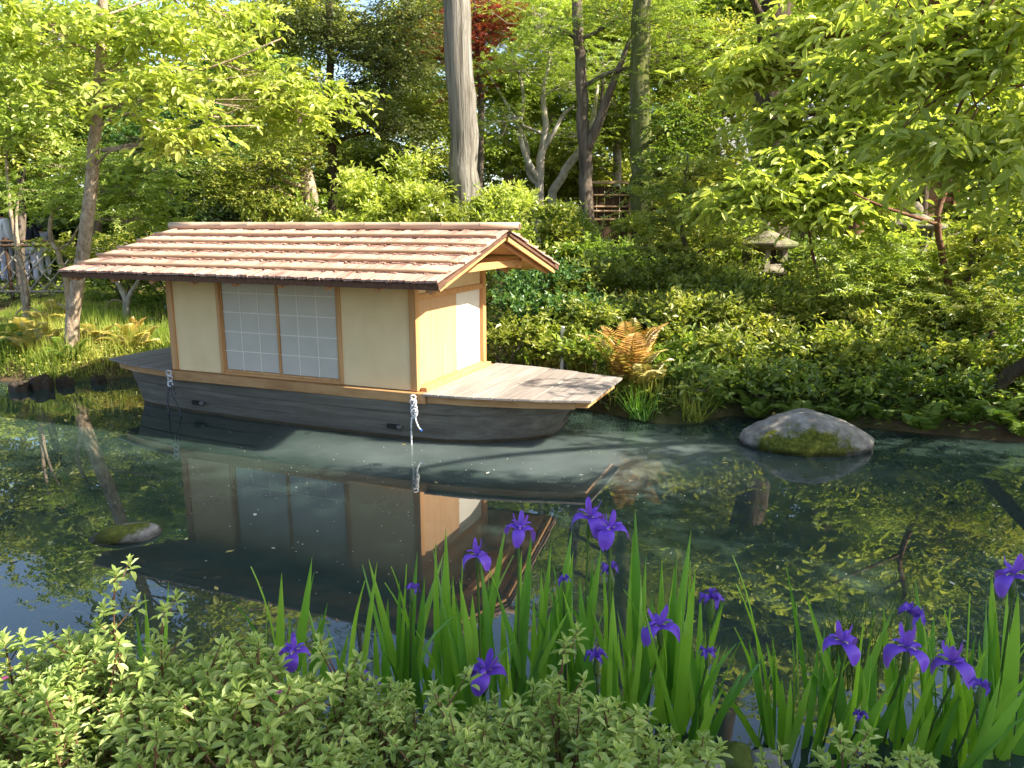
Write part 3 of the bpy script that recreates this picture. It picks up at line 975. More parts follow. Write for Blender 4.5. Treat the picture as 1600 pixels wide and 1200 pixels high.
def rock_mesh(name, size, mat, seed, shape=None, nu=36, nv=20, amp=.10, freq=1.0, moss=None, moss_fn=None):
    b = MB()

    def fn(a, c):
        th = 2 * PI * a
        ph = PI * (c - .5)
        d = Vector((math.cos(ph) * math.cos(th), math.cos(ph) * math.sin(th), math.sin(ph)))
        r_ = 1 + amp * vnoise(d * 2.2 * freq, seed) + amp * .55 * vnoise(d * 6 * freq, seed + 3) + amp * .25 * vnoise(d * 15 * freq, seed + 9)
        if shape:
            d2 = shape(d)
        else:
            d2 = d
        return (d2[0] * size[0] * r_, d2[1] * size[1] * r_, d2[2] * size[2] * r_)
    b.grid(fn, nu, nv)
    me = b.mesh(name, mat, smooth=True)
    bm = bmesh.new()
    bm.from_mesh(me)
    bmesh.ops.remove_doubles(bm, verts=bm.verts, dist=1e-4)
    bmesh.ops.recalc_face_normals(bm, faces=bm.faces)
    if moss is not None:
        me.materials.append(moss)
        for f_ in bm.faces:
            if moss_fn(f_.calc_center_median(), f_.normal):
                f_.material_index = 1
    bm.to_mesh(me)
    bm.free()
    return me


# big boulder: long ridge falling away to the right, moss on its near left flank
p = onz(1272, 706)
bl = thing("boulder", "large grey boulder with a mossy flank standing in the pond", "rock", (p.x + .02, p.y + .25, 0))


def boulder_shape(d):
    x, y, z = d
    top = 1.0 + .10 * math.exp(-((x + .1) / .5) ** 2) - .32 * max(0, x) ** 1.5
    return (x, y - .12 * max(z, 0), z * (top if z > 0 else .5) + (.05 * x if z > 0 else 0))


link("stone", rock_mesh("stone", (.60, .40, .295), M['boulder'], 4, boulder_shape, 96, 50, .06, 1.0), bl)


p = onz(186, 846)
rk = thing("pond_rock", "small flat moss-topped rock breaking the water before the houseboat", "rock", (p.x, p.y + .10, 0), R(14))


def flat_shape(d):
    x, y, z = d
    return (x, y, z * (1 if z > 0 else .6) + .12 * x * (z > 0))


link("stone", rock_mesh("stone", (.215, .16, .062), M['pondrock'], 9, flat_shape, 32, 18, .12), rk)
# edge stones of the near bank, bottom right of the irises
for k, (px_, py_, sz, lab) in enumerate([(1098, 1190, .075, "grey edge stone at the iris roots, half under azalea leaves"), (1150, 1180, .09, "mossy edge stone at the near bank between the two iris beds"), (1200, 1186, .075, "round grey edge stone left of the right iris bed"), (1045, 1196, .07, "dark edge stone under the tall iris leaves")]):
    p = onz(px_, py_, .05)
    s_ = thing("edge_stone", lab, "rock", (p.x, p.y, .02), k * 1.1, group="stones edging the near bank")
    link("stone", rock_mesh("stone", (sz, sz * .8, sz * .7), M['rockmoss'] if k % 2 else M['rock'], 20 + k, None, 22, 12, .14), s_)

# ------------------------------------------------------------------ stone lanterns
def lathe(b, prof, sides, rot=0.0, flat=1.0):
    n = len(prof)
    vs_ = [(r_ * math.cos(rot + 2 * PI * k / sides), r_ * math.sin(rot + 2 * PI * k / sides) * flat, z) for (r_, z) in prof for k in range(sides)]
    fs = [(j * sides + k, j * sides + (k + 1) % sides, (j + 1) * sides + (k + 1) % sides, (j + 1) * sides + k) for j in range(n - 1) for k in range(sides)]
    fs += [tuple(range(sides - 1, -1, -1)), tuple((n - 1) * sides + k for k in range(sides))]
    return b.add(vs_, fs)


def stone_lantern(label, px_, Y_, cap_py, capw_px, name="stone_lantern", rot=.5):
    top = at(px_, cap_py, Y_)
    g = gzs(top.x, Y_)
    cw = capw_px / FPX * Y_ * 1.03 / 2
    h = top.z - g
    o = thing(name, label, "lantern", (top.x, Y_, g - .03), rot)
    lathe(MB(), [(cw * .62, 0), (cw * .66, .05), (cw * .6, .11), (cw * .36, .15)], 6).build("base", M['lantern'], o, bevel=.012)
    zt = h - .46
    lathe(MB(), [(cw * .30, .14), (cw * .27, .2), (cw * .26, zt * .5), (cw * .31, zt * .55), (cw * .26, zt * .6), (cw * .28, zt)], 14).build("post", M['lantern'], o, smooth=True)
    lathe(MB(), [(cw * .34, zt), (cw * .72, zt + .06), (cw * .74, zt + .10), (cw * .5, zt + .155)], 12).build("platform", M['lantern'], o, smooth=True)
    bx_ = cw * .50
    z0, z1 = zt + .14, h - .02
    fb = MB()
    for sx, sy in ((-1, -1), (1, -1), (1, 1), (-1, 1)):
        fb.box(min(sx * bx_, sx * bx_ * .55), max(sx * bx_, sx * bx_ * .55), min(sy * bx_, sy * bx_ * .55), max(sy * bx_, sy * bx_ * .55), z0, z1)
    fb.box(-bx_ * .98, bx_ * .98, -bx_ * .98, bx_ * .98, z0 - .01, z0 + .05).box(-bx_ * .98, bx_ * .98, -bx_ * .98, bx_ * .98, z1 - .05, z1 + .01)
    fo_ = fb.build("fire_box", M['lantern'], o)
    MB().box(-bx_ * .5, bx_ * .5, -bx_ * .5, bx_ * .5, z0 + .03, z1 - .03).build("fire_box_core", M['stump'], fo_)
    lathe(MB(), [(cw * .85, h - .05), (cw * 1.02, h - .02), (cw * 1.05, h + .04), (cw * .72, h + .10), (cw * .42, h + .17), (cw * .2, h + .22)], 6).build("cap", M['lantern'], o, bevel=.015)
    lathe(MB(), [(cw * .16, h + .20), (cw * .24, h + .26), (cw * .2, h + .33), (cw * .06, h + .40)], 10).build("finial", M['lantern'], o, smooth=True)
    return o


stone_lantern("weathered stone lantern with a broad mossy cap rising from the shrubs", 1196, 11.6, 380, 92)
stone_lantern("low dark stone lantern cap showing behind the small red-stemmed tree", 1428, 12.6, 352, 92, rot=.9)

# ------------------------------------------------------------------ background garden building and fences
p0, p1 = at(1120, 400, 21.0), at(1490, 400, 21.0)
hg = gzs((p0.x + p1.x) / 2, 21)
hs = thing("tea_house", "brown garden house with a grey tiled roof half hidden behind the trees", "house", ((p0.x + p1.x) / 2, 22.5, hg))
hw = (p1.x - p0.x) / 2
eave_z = at(1300, 255, 21).z - hg
MB().box(-hw + .1, hw - .1, -1.4, 1.6, 0, eave_z).build("wall", M['plaster'], hs)
for k in range(8):
    xk = -hw + .1 + (2 * hw - .2) * k / 7
    MB().box(xk - .07, xk + .07, -1.5, -1.39, 0, eave_z).build("post", M['redwood'], hs)
for zk in (eave_z * .42, eave_z * .82):
    MB().box(-hw, hw, -1.47, -1.395, zk - .06, zk + .06).build("rail", M['redwood'], hs)
for k in (1, 3, 5):
    xk = -hw + .1 + (2 * hw - .2) * (k + .5) / 7
    wn = MB().box(xk - .38, xk + .38, -1.44, -1.395, eave_z * .45, eave_z * .78).build("window", M['darkwood'], hs)
    MB().box(xk - .33, xk + .33, -1.455, -1.442, eave_z * .48, eave_z * .75).build("pane", M['pane'], wn)
rz = at(1300, 140, 21).z - hg
rf = MB()
rf.add([(-hw - .6, -2.3, eave_z - .1), (hw + .6, -2.3, eave_z - .1), (hw + .3, .1, rz), (-hw - .3, .1, rz), (-hw - .6, 2.5, eave_z - .1), (hw + .6, 2.5, eave_z - .1)],
       [(0, 1, 2, 3), (3, 2, 5, 4), (0, 3, 4), (1, 5, 2), (0, 4, 5, 1)])
roof2 = rf.build("roof", M['tile'], hs)
for k in range(26):
    xk = -hw - .5 + (2 * hw + 1.0) * k / 25
    MB().tube([(xk, -2.33, eave_z - .06), (xk * .95, .08, rz + .02)], .055, 6).build("tile_roll", M['tile'], roof2)
MB().tube([(-hw - .4, .1, rz + .06), (hw + .4, .1, rz + .06)], .13, 8).build("ridge_tile", M['tile'], roof2)

p0, p1 = at(908, 360, 19), at(1062, 360, 19)
fg = 1.45
fz1 = at(950, 283, 19).z
bf = thing("board_fence", "dark board fence with pale bamboo rails behind the forked tree trunk", "fence", ((p0.x + p1.x) / 2, 19, fg))
hw = (p1.x - p0.x) / 2
n = 13
for k in range(n):
    xa = -hw + 2 * hw * k / n
    MB().box(xa + .006, xa + 2 * hw / n - .006, 0, .03, .0, fz1 - fg - .12).build("board", M['darkwood'], bf)
for py_ in (305, 323, 330, 343):
    zk = at(950, py_, 19).z - fg
    link("rail", bamboo_mesh("rail", 2 * hw, .026, .4, M['bamboo'], py_), bf, (-hw, -.035, zk))
for xk in (-hw + .05, -.0, hw - .05):
    MB().tube([(xk - .06, -.09, 0), (xk, -.09, fz1 - fg + .1)], .045, 8).build("post", M['bamboo'], bf)
MB().box(-hw - .1, hw + .1, -.10, .14, fz1 - fg - .06, fz1 - fg).build("coping", M['bamboo'], bf)

# bamboo lattice fence at the far left
Yf = 16.5
pa, pb = at(-190, 400, Yf), at(112, 400, Yf)
zt_, zb_ = at(50, 377, Yf).z, gzs(-8, Yf)
lf = thing("lattice_fence", "bamboo lattice fence with a dark top rail beside the lawn at the left", "fence", (pa.x, Yf, zb_))
ln, hh = pb.x - pa.x, zt_ - zb_
sl_me = bamboo_mesh("slat", hh * 1.36, .017, .35, M['oldbamboo'], 5)
k = 0
while k * .30 < ln:
    link("slat", sl_me, lf, (k * .30, -.02, 0), (0, -R(47), 0))
    link("slat", sl_me, lf, (k * .30, .02, 0), (0, -R(133), 0))
    k += 1
for zz in (hh, hh - .09):
    link("rail", bamboo_mesh("rail", ln + .2, .034, .5, M['darkwood'], 8), lf, (-.1, -.045, zz))
link("rail", bamboo_mesh("rail", ln + .2, .026, .5, M['oldbamboo'], 9), lf, (-.1, -.05, .12))
for k in range(4):
    MB().tube([(ln * k / 3, 0, -.05), (ln * k / 3, 0, hh + .08)], .04, 8).build("post", M['darkwood'], lf)

# bamboo hoops edging the lawn
hoop = MB().tube([(math.cos(a) * .27, 0, math.sin(a) * .30) for a in [PI * k / 14 for k in range(15)]], .014, 6).mesh("bamboo_hoop", M['bamboo'], smooth=True)
for px_, py_, Yh, lab in ((43, 478, 13.2, "split bamboo hoop around the twin thin stems at the left"), (90, 470, 13.6, "split bamboo hoop left of the pale leaning trunk"), (181, 468, 14.2, "split bamboo hoop before the pale multi-stemmed bush")):
    p = at(px_, py_, Yh)
    o = link("bamboo_hoop", hoop, None, (p.x, Yh, gzs(p.x, Yh) - .02), (0, 0, R(rb.uniform(-15, 15))))
    tag(o, lab, "hoop", "bamboo hoops edging the lawn")

# log stakes at the water's edge, left
for k, (px_, hgt, rad) in enumerate([(28, .09, .11), (62, .13, .14), (98, .08, .10), (150, .07, .09)]):
    p = onz(px_, 612 - k * 4, 0)
    b = MB()
    lathe(b, [(rad * .9, -.3), (rad, 0), (rad * .97, hgt * .8), (rad * .7, hgt), (rad * .2, hgt * 1.05)], 12)
    b.v = [(q_[0] * (1 + .15 * math.sin(9 * q_[1] / rad + k)), q_[1] * (1 + .2 * math.sin(5 * q_[0] / rad + 2 * k)), q_[2] + .04 * math.sin(7 * q_[0] / rad + k)) for q_ in b.v]
    o = b.build("log_stake", M['stump'], None, loc=(p.x, p.y + .05, 0))
    tag(o, ["dark wet log stake at the left edge of the far bank", "thickest dark log stake in the water below the yellow ferns", "dark log stake just left of the pale leaning tree", "low dark log stake below the roots of the pale leaning tree"][k], "stake", "log stakes holding the bank")
o = None
p = at(878, 545, 8.75)
o = MB().tube([(0, 0, -.1), (.006, 0, at(878, 510, 8.75).z - gzs(p.x, 8.75))], .024, 8).build("marker_stake", M['stake'], None, loc=(p.x, 8.75, gzs(p.x, 8.75)))
tag(o, "short white stake among the plants behind the bow deck", "stake")

# ------------------------------------------------------------------ visitors behind the lattice fence
def person(label, px_, Y_, head_py, top_mat, leg_mat, face, hair_long=True, stoop=0.0):
    hp = at(px_, head_py, Y_)
    g = gzs(hp.x, Y_)
    H_ = hp.z - g
    k = H_ / 1.62
    o = thing("person", label, "person", (hp.x, Y_, g), face)
    J = {'pel': (0, 0, .92), 'waist': (0, 0, 1.08), 'chest': (0, -.02 - stoop, 1.30), 'neck': (0, .0 - stoop, 1.43), 'head': (0, -.02 - stoop, 1.54), 'crown': (0, -.01 - stoop, 1.60),
         'sL': (-.17, -stoop, 1.36), 'eL': (-.23, .02 - stoop, 1.10), 'wL': (-.19, -.12 - stoop, .90), 'hL': (-.18, -.15 - stoop, .83),
         'sR': (.17, -stoop, 1.36), 'eR': (.23, .02 - stoop, 1.10), 'wR': (.19, -.12 - stoop, .90), 'hR': (.18, -.15 - stoop, .83),
         'hipL': (-.09, 0, .88), 'kL': (-.10, -.03, .48), 'aL': (-.10, .02, .08), 'tL': (-.10, -.13, .03), 'hipR': (.09, 0, .88), 'kR': (.10, -.05, .48), 'aR': (.10, .04, .08), 'tR': (.10, -.11, .03)}
    RD = dict(pel=.15, waist=.125, chest=.15, neck=.055, head=.088, crown=.06, sL=.062, eL=.045, wL=.032, hL=.036, sR=.062, eR=.045, wR=.032, hR=.036, hipL=.095, kL=.062, aL=.045, tL=.035, hipR=.095, kR=.062, aR=.045, tR=.035)
    E_ = [('pel', 'waist'), ('waist', 'chest'), ('chest', 'neck'), ('neck', 'head'), ('head', 'crown'), ('chest', 'sL'), ('sL', 'eL'), ('eL', 'wL'), ('wL', 'hL'), ('chest', 'sR'), ('sR', 'eR'), ('eR', 'wR'), ('wR', 'hR'),
          ('pel', 'hipL'), ('hipL', 'kL'), ('kL', 'aL'), ('aL', 'tL'), ('pel', 'hipR'), ('hipR', 'kR'), ('kR', 'aR'), ('aR', 'tR')]

    def skin(name, keys, grow, mat, parent):
        ks = [q for q in J if q in keys]
        me = bpy.data.meshes.new(name)
        me.from_pydata([tuple(c_ * k for c_ in J[q]) for q in ks], [(ks.index(a), ks.index(b)) for a, b in E_ if a in ks and b in ks], [])
        ob = link(name, me, parent)
        md = ob.modifiers.new("skin", 'SKIN')
        for i_, q in enumerate(ks):
            sv = me.skin_vertices[0].data[i_]
            r_ = (RD[q] + grow) * k
            sv.radius = (r_, r_)
            sv.use_root = (i_ == 0)
        ob.modifiers.new("sub", 'SUBSURF').levels = 2
        ob.modifiers["sub"].render_levels = 2
        me.materials.append(mat)
        return ob
    skin("body", set(J), 0, M['skin'], o)
    skin("top", {'pel', 'waist', 'chest', 'sL', 'eL', 'wL', 'sR', 'eR', 'wR'}, .022, top_mat, o)
    skin("trousers", {'pel', 'hipL', 'kL', 'aL', 'hipR', 'kR', 'aR'}, .018, leg_mat, o)
    hb = MB()
    hz = J['head'][2]
    hy = J['head'][1]
    hb.grid(lambda a, c: (k * (.108 * math.sin(PI * (.08 + .92 * c) * .72) * math.cos(2 * PI * a) * (1.0)), k * (hy + .03 + .118 * math.sin(PI * (.08 + .92 * c) * .72) * math.sin(2 * PI * a) * (1 if math.sin(2 * PI * a) > 0 else .72)), k * (hz + .10 - .30 * (c ** 1.3) * (1 if hair_long else .6))), 20, 8)
    hb.build("hair", M['hair'], o, smooth=True)
    return o


person("person with long black hair in a dark navy top, behind the lattice fence", 38, 19.3, 337, M['navy'], M['lilac'], PI + .3)
person("person in a white top at the picture's left edge beyond the lattice fence", -2, 19.8, 326, M['whitecloth'], M['lilac'], PI - .4, False)
person("person in pale lilac stooping beside the person in navy beyond the lattice fence", 63, 20.4, 352, M['lilac'], M['whitecloth'], PI + .9, False, .08)
# ------------------------------------------------------------------ trees
def jitter_path(a, b, rng, n=5, amp=.12, sag=0.0):
    a, b = Vector(a), Vector(b)
    l_ = (b - a).length
    pts = []
    for i in range(n + 1):
        t_ = i / n
        q = a.lerp(b, t_)
        e = math.sin(PI * t_)
        q += Vector((rng.normal(), rng.normal(), rng.normal())) * amp * l_ * .35 * e
        q.z += sag * l_ * e
        pts.append(q)
    return pts


LEAFSET = {
    'lime': dict(kind='oval', L=.115, W=.052, npl=11, slen=.42, crad=.17, droop=.35, spc=6),
    'big': dict(kind='oval', L=.155, W=.060, npl=8, slen=.36, crad=.17, droop=.42, spc=6, jit=.3),
    'maple': dict(kind='palm', L=.075, W=.075, npl=7, slen=.40, crad=.20, droop=.22, spc=6),
    'mid': dict(kind='rhomb', L=.095, W=.05, npl=9, slen=.40, crad=.22, droop=.2, spc=7),
    'small': dict(kind='rhomb', L=.065, W=.036, npl=10, slen=.34, crad=.18, droop=.1, spc=8),
    'pine': dict(kind='rhomb', L=.085, W=.018, npl=16, slen=.30, crad=.20, droop=.05, spc=8, jit=.6),
    'coarse': dict(kind='rhomb', L=.17, W=.095, npl=8, slen=.6, crad=.38, droop=.2, spc=8),
}


def make_tree(name, label, trunk, lobes, leafset, leafmat, barkmat, seed, group=None, cat="tree", limbs=True, extra=None, over=None, twig=.006, sides=10, limb=.05, flare=1.35):
    """trunk: [(px, py, Y, radius_m)] from the ground up (3-d places); lobes: [(place, (rx, ry, rz), clusters)]; extra: further limb paths"""
    rng = np.random.default_rng(seed)
    pts = [at(a, b, c) if not isinstance(a, Vector) else a for (a, b, c, _) in trunk]
    rad = [q[3] for q in trunk]
    g = gzs(pts[0].x, pts[0].y)
    base = Vector((pts[0].x, pts[0].y, g))
    if pts[0].z > g + .05:
        pts = [Vector((pts[0].x * 1.0, pts[0].y, g - .06))] + pts
        rad = [rad[0] * 1.12] + rad
    else:
        pts[0].z = g - .06
    o = thing(name, label, cat, base, group=group)
    tb = MB()
    fine = rope_path(pts, 4)
    fr_ = np.interp(np.linspace(0, 1, len(fine)), np.linspace(0, 1, len(rad)), rad)
    fr_[0] *= flare
    fr_[1] *= 1 + (flare - 1) * .35
    for i_ in range(1, len(fine) - 1):
        fine[i_] = fine[i_] + Vector((rng.normal(), rng.normal(), 0)) * fr_[i_] * .10
    tb.tube([q - base for q in fine], list(fr_), sides)
    for path in (extra or []):
        ep = [at(a, b, c) for (a, b, c, _) in path]
        tb.tube([q - base for q in rope_path(ep, 4)], list(np.interp(np.linspace(0, 1, 4 * (len(ep) - 1) + 1), np.linspace(0, 1, len(ep)), [q[3] for q in path])), 7)
    ls = dict(LEAFSET[leafset])
    ls.update(over or {})
    Cs = []
    for (pl, rr, nc) in lobes:
        c = at(*pl) if not isinstance(pl, Vector) else pl
        if c.z > CAM_H + c.y * .30 and c.y > 11:
            nc = max(3, int(nc * .18))
        cc, dd = in_ellipsoid(nc, c, rr, rng)
        Cs.append(cc)
        if limbs:
            # limb from the nearest lower trunk point to the lobe, then twigs to clusters
            cand = [(i_, (q - c).length + 1.5 * max(0, q.z - c.z + .2)) for i_, q in enumerate(fine) if i_ > len(fine) * .3] or [(len(fine) - 1, 0)]
            i_ = min(cand, key=lambda q: q[1])[0]
            r0 = min(fr_[i_] * .55, limb)
            lp = jitter_path(fine[i_], c, rng, 5, .14, .06)
            tb.tube([q - base for q in lp], list(np.linspace(r0, max(twig * 1.6, r0 * .4), 6)), 6, cap=False)
            for q in cc[:: max(1, nc // 16)]:
                s_ = lp[rng.integers(2, 6)]
                tb.tube([v_ - base for v_ in jitter_path(s_, Vector(q), rng, 3, .2)], [twig * 1.5, twig * 1.2, twig, twig * .6], 4, cap=False)
    tb.build("trunk", barkmat, o, smooth=True)
    C = np.concatenate(Cs) - np.array(base)
    V_, F_, r_ = sprays(C, rng, ls['spc'], ls['npl'], ls['slen'], ls['L'], ls['W'], ls['kind'], ls['crad'], ls['droop'], jit=ls.get('jit', .35))
    link("crown", np_mesh("crown", V_, F_, leafmat, r_), o)
    return o


# the pale leaning tree on the left bank, with long lime sprays
make_tree("young_tree", "slim pale-barked tree leaning over the left bank with lime green sprays", [(108, 566, 10.2, .088), (117, 470, 10.2, .086), (138, 330, 10.15, .08), (150, 200, 10.1, .07), (158, 90, 10.0, .062), (161, 0, 9.95, .056), (168, -130, 9.9, .04)],
          [((255, 60, 9.6), (.60, .5, .40), 17), ((245, 150, 9.4), (.42, .4, .36), 14), ((295, 215, 9.3), (.30, .3, .20), 8), ((400, 110, 11.4), (.85, .6, .5), 21), ((470, 160, 11.4), (.62, .5, .36), 15), ((430, 190, 11.6), (.9, .5, .25), 10),
           ((60, 40, 9.7), (.7, .6, .45), 20), ((80, 130, 9.8), (.45, .6, .3), 10), ((340, 20, 11.0), (.8, .6, .4), 16)],
          'lime', M['l_lime'], M['b_tan'], 11, limb=.016, twig=.004, flare=1.15, extra=[[(160, 235, 10.1, .03), (215, 226, 9.9, .024), (270, 222, 9.7, .016), (330, 200, 9.6, .01), (400, 196, 9.6, .006)], [(158, 40, 10, .03), (200, 35, 9.9, .02), (290, 55, 9.7, .012)], [(155, 130, 10, .03), (240, 118, 9.9, .02), (330, 105, 9.8, .014), (440, 60, 9.8, .007)]])
# big straight cedar behind the boat
make_tree("cedar_tree", "tall straight cedar trunk with grey fibrous bark rising behind the boat roof", [(729, 345, 13.2, .25), (726, 240, 13.2, .235), (719, 120, 13.2, .225), (712, 0, 13.2, .215), (706, -160, 13.2, .2), (700, -420, 13.2, .14)],
          [((690, -330, 13.4), (1.2, 1.2, .7), 40), ((720, -430, 13.2), (.9, .9, .8), 36)], 'pine', M['l_pine'], M['b_cedar'], 12, sides=18, flare=1.05)
# forked tree right of the roof
make_tree("forked_tree", "grey-brown tree forking above the fence right of the boat roof", [(919, 380, 15.6, .16), (915, 300, 15.6, .14), (913, 232, 15.6, .135), (910, 160, 15.6, .115), (905, 60, 15.6, .105), (900, -60, 15.6, .09), (905, -200, 15.6, .06)],
          [((1000, 30, 15.2), (1.3, 1.0, .7), 40), ((930, -60, 15.4), (1.3, 1.0, .7), 36), ((1060, 90, 14.8), (1.0, .8, .6), 30), ((860, 40, 15.8), (.8, .8, .5), 18)],
          'maple', M['l_fresh'], M['b_brown'], 13, extra=[[(916, 236, 15.6, .10), (932, 200, 15.5, .09), (945, 165, 15.5, .085), (958, 130, 15.4, .07), (985, 60, 15.3, .04)], [(914, 235, 15.7, .05), (925, 205, 15.8, .045), (938, 170, 15.9, .035), (942, 120, 15.9, .025)]])
make_tree("mossy_tree", "thick moss-covered trunk standing beside the board fence", [(1004, 392, 14.6, .24), (1003, 330, 14.6, .205), (1001, 250, 14.6, .195), (1000, 160, 14.6, .185), (1003, 40, 14.6, .17), (1008, -150, 14.6, .13), (1010, -350, 14.6, .08)],
          [((1075, 190, 13.6), (.8, .7, .42), 26), ((1060, 250, 13.4), (.7, .6, .30), 20), ((1040, -200, 14.4), (1.6, 1.2, .8), 40), ((1100, -100, 14.2), (1.3, 1.0, .8), 36)], 'mid', M['l_mid'], M['b_moss'], 14, sides=16)
make_tree("multi_stem_maple", "multi-stemmed maple with twisting grey branches beyond the roof ridge", [(842, 345, 16.8, .10), (843, 280, 16.8, .09), (846, 240, 16.8, .085), (853, 200, 16.8, .075), (848, 150, 16.8, .05), (860, 90, 16.8, .03)],
          [((800, 110, 16.6), (.9, .8, .5), 26), ((860, 80, 17), (1.0, .8, .5), 28), ((780, 190, 16.4), (.6, .6, .35), 16), ((830, 20, 17.2), (1.2, 1.0, .6), 30), ((890, 130, 16.6), (.6, .6, .4), 16)],
          'maple', M['l_fresh'], M['b_pale'], 15, extra=[[(843, 285, 16.8, .07), (822, 245, 16.7, .06), (812, 205, 16.7, .05), (818, 150, 16.7, .035), (800, 80, 16.6, .02)], [(846, 240, 16.8, .06), (866, 205, 16.7, .05), (880, 180, 16.7, .04), (897, 165, 16.6, .025)], [(842, 290, 16.8, .06), (826, 270, 16.9, .055), (822, 225, 17, .05), (790, 160, 17.1, .03), (760, 110, 17.1, .015)]])
make_tree("leaning_birch", "white leaning trunk beside the multi-stemmed maple", [(862, 312, 17.6, .10), (876, 280, 17.5, .095), (893, 252, 17.4, .09), (906, 234, 17.3, .085), (925, 190, 17.2, .06), (935, 120, 17.2, .03)],
          [((900, 210, 17.8), (.9, .7, .4), 18), ((940, 100, 17.4), (.9, .8, .6), 24)], 'maple', M['l_fresh'], M['b_pale'], 16)
# dark evergreens behind the left half of the roof
make_tree("evergreen_tree", "dark fine-leaved evergreen with a straight slim trunk behind the boat roof", [(521, 352, 14.6, .10), (521, 300, 14.6, .09), (519, 230, 14.6, .085), (516, 120, 14.6, .07), (515, 0, 14.6, .06), (515, -140, 14.6, .04)],
          [((560, 60, 14.2), (.9, .8, .55), 66), ((480, 40, 14.4), (.8, .8, .6), 56), ((620, 110, 14.2), (.8, .7, .5), 62), ((540, 160, 14.0), (.9, .7, .45), 60), ((640, 30, 14.4), (.7, .7, .5), 54), ((600, 200, 14.2), (.7, .6, .35), 26), ((500, 200, 14.2), (.6, .6, .35), 22), ((560, -60, 14.6), (1.4, 1.0, .6), 50), ((650, -60, 14.8), (1.0, .9, .6), 36)],
          'small', M['l_pine'], M['b_dark'], 17, limbs=True)
make_tree("camellia_tree", "thick smooth pale trunk of a broad evergreen behind the left half of the roof", [(489, 352, 13.8, .15), (483, 305, 13.8, .14), (475, 260, 13.8, .13), (470, 210, 13.8, .11), (460, 140, 13.8, .08)],
          [((420, 255, 13.4), (.75, .6, .40), 40), ((390, 300, 13.2), (.7, .6, .35), 36), ((460, 225, 13.4), (.6, .6, .35), 30), ((340, 270, 13.6), (.7, .6, .4), 34), ((440, 170, 13.9), (.7, .7, .45), 30)], 'small', M['l_shrub'], M['b_tan'], 18)
make_tree("red_maple", "wine-red maple showing around the top of the cedar trunk", [(748, 330, 17.8, .09), (750, 250, 17.8, .08), (752, 150, 17.8, .07), (745, 60, 17.8, .05), (740, -20, 17.8, .03)],
          [((700, 75, 17.6), (.75, .6, .45), 30), ((755, 50, 17.6), (.6, .6, .45), 26), ((770, 10, 17.8), (1.0, .8, .35), 32), ((715, 140, 17.5), (.5, .5, .25), 9), ((690, 20, 17.8), (.6, .6, .5), 14), ((765, 95, 17.5), (.35, .4, .2), 6)], 'maple', M['l_red'], M['b_brown'], 19)
make_tree("slim_dark_tree", "slim dark trunk between the pale leaning tree and the roof's left end", [(268, 345, 15.2, .055), (266, 290, 15.2, .05), (262, 240, 15.2, .045), (258, 160, 15.2, .035), (255, 60, 15.2, .02)],
          [((250, 150, 15), (.9, .7, .5), 26), ((300, 210, 15), (.9, .7, .4), 26), ((220, 220, 14.8), (.7, .7, .35), 22)], 'mid', M['l_teal'], M['b_brown'], 20)
# left maples and thin stems
make_tree("green_maple", "fresh green maple with star-shaped leaves behind the pale leaning tree", [(112, 520, 12.4, .05), (104, 440, 12.4, .045), (92, 400, 12.4, .04), (78, 360, 12.4, .035), (90, 290, 12.4, .025)],
          [((85, 305, 12.1), (.55, .5, .20), 18), ((190, 300, 12.1), (.60, .5, .22), 20), ((215, 340, 12.0), (.40, .4, .16), 11), ((150, 255, 12.3), (.9, .6, .28), 24), ((225, 270, 12.3), (.5, .5, .25), 14)],
          'maple', M['l_fresh'], M['b_tan'], 21, over=dict(L=.085))
make_tree("twin_stem_sapling", "two thin pale stems crossing before the lattice fence at the left", [(40, 480, 13.2, .055), (33, 420, 13.2, .045), (25, 375, 13.2, .04), (15, 318, 13.2, .03), (10, 250, 13.2, .02)],
          [((20, 200, 13), (.8, .6, .4), 22), ((60, 150, 13), (.8, .7, .5), 26), ((0, 110, 13.2), (.8, .7, .5), 26)], 'lime', M['l_fresh'], M['b_tan'], 22, extra=[[(44, 478, 13.1, .04), (38, 430, 13.1, .035), (28, 380, 13.15, .03), (26, 330, 13.2, .022), (40, 260, 13.2, .012)]], over=dict(L=.09, W=.045))
make_tree("pale_bush_tree", "pale multi-stemmed small tree on the lawn left of the cabin", [(197, 486, 13.4, .06), (196, 465, 13.4, .05), (186, 445, 13.4, .04), (178, 425, 13.4, .03), (175, 380, 13.4, .02)],
          [((190, 405, 13.2), (.7, .6, .22), 14), ((250, 380, 13.6), (.8, .6, .35), 20), ((140, 390, 13.4), (.7, .6, .3), 16)], 'mid', M['l_gold'], M['b_pale'], 23, extra=[[(198, 478, 13.4, .045), (203, 460, 13.35, .04), (215, 440, 13.3, .03), (235, 405, 13.3, .015)]])
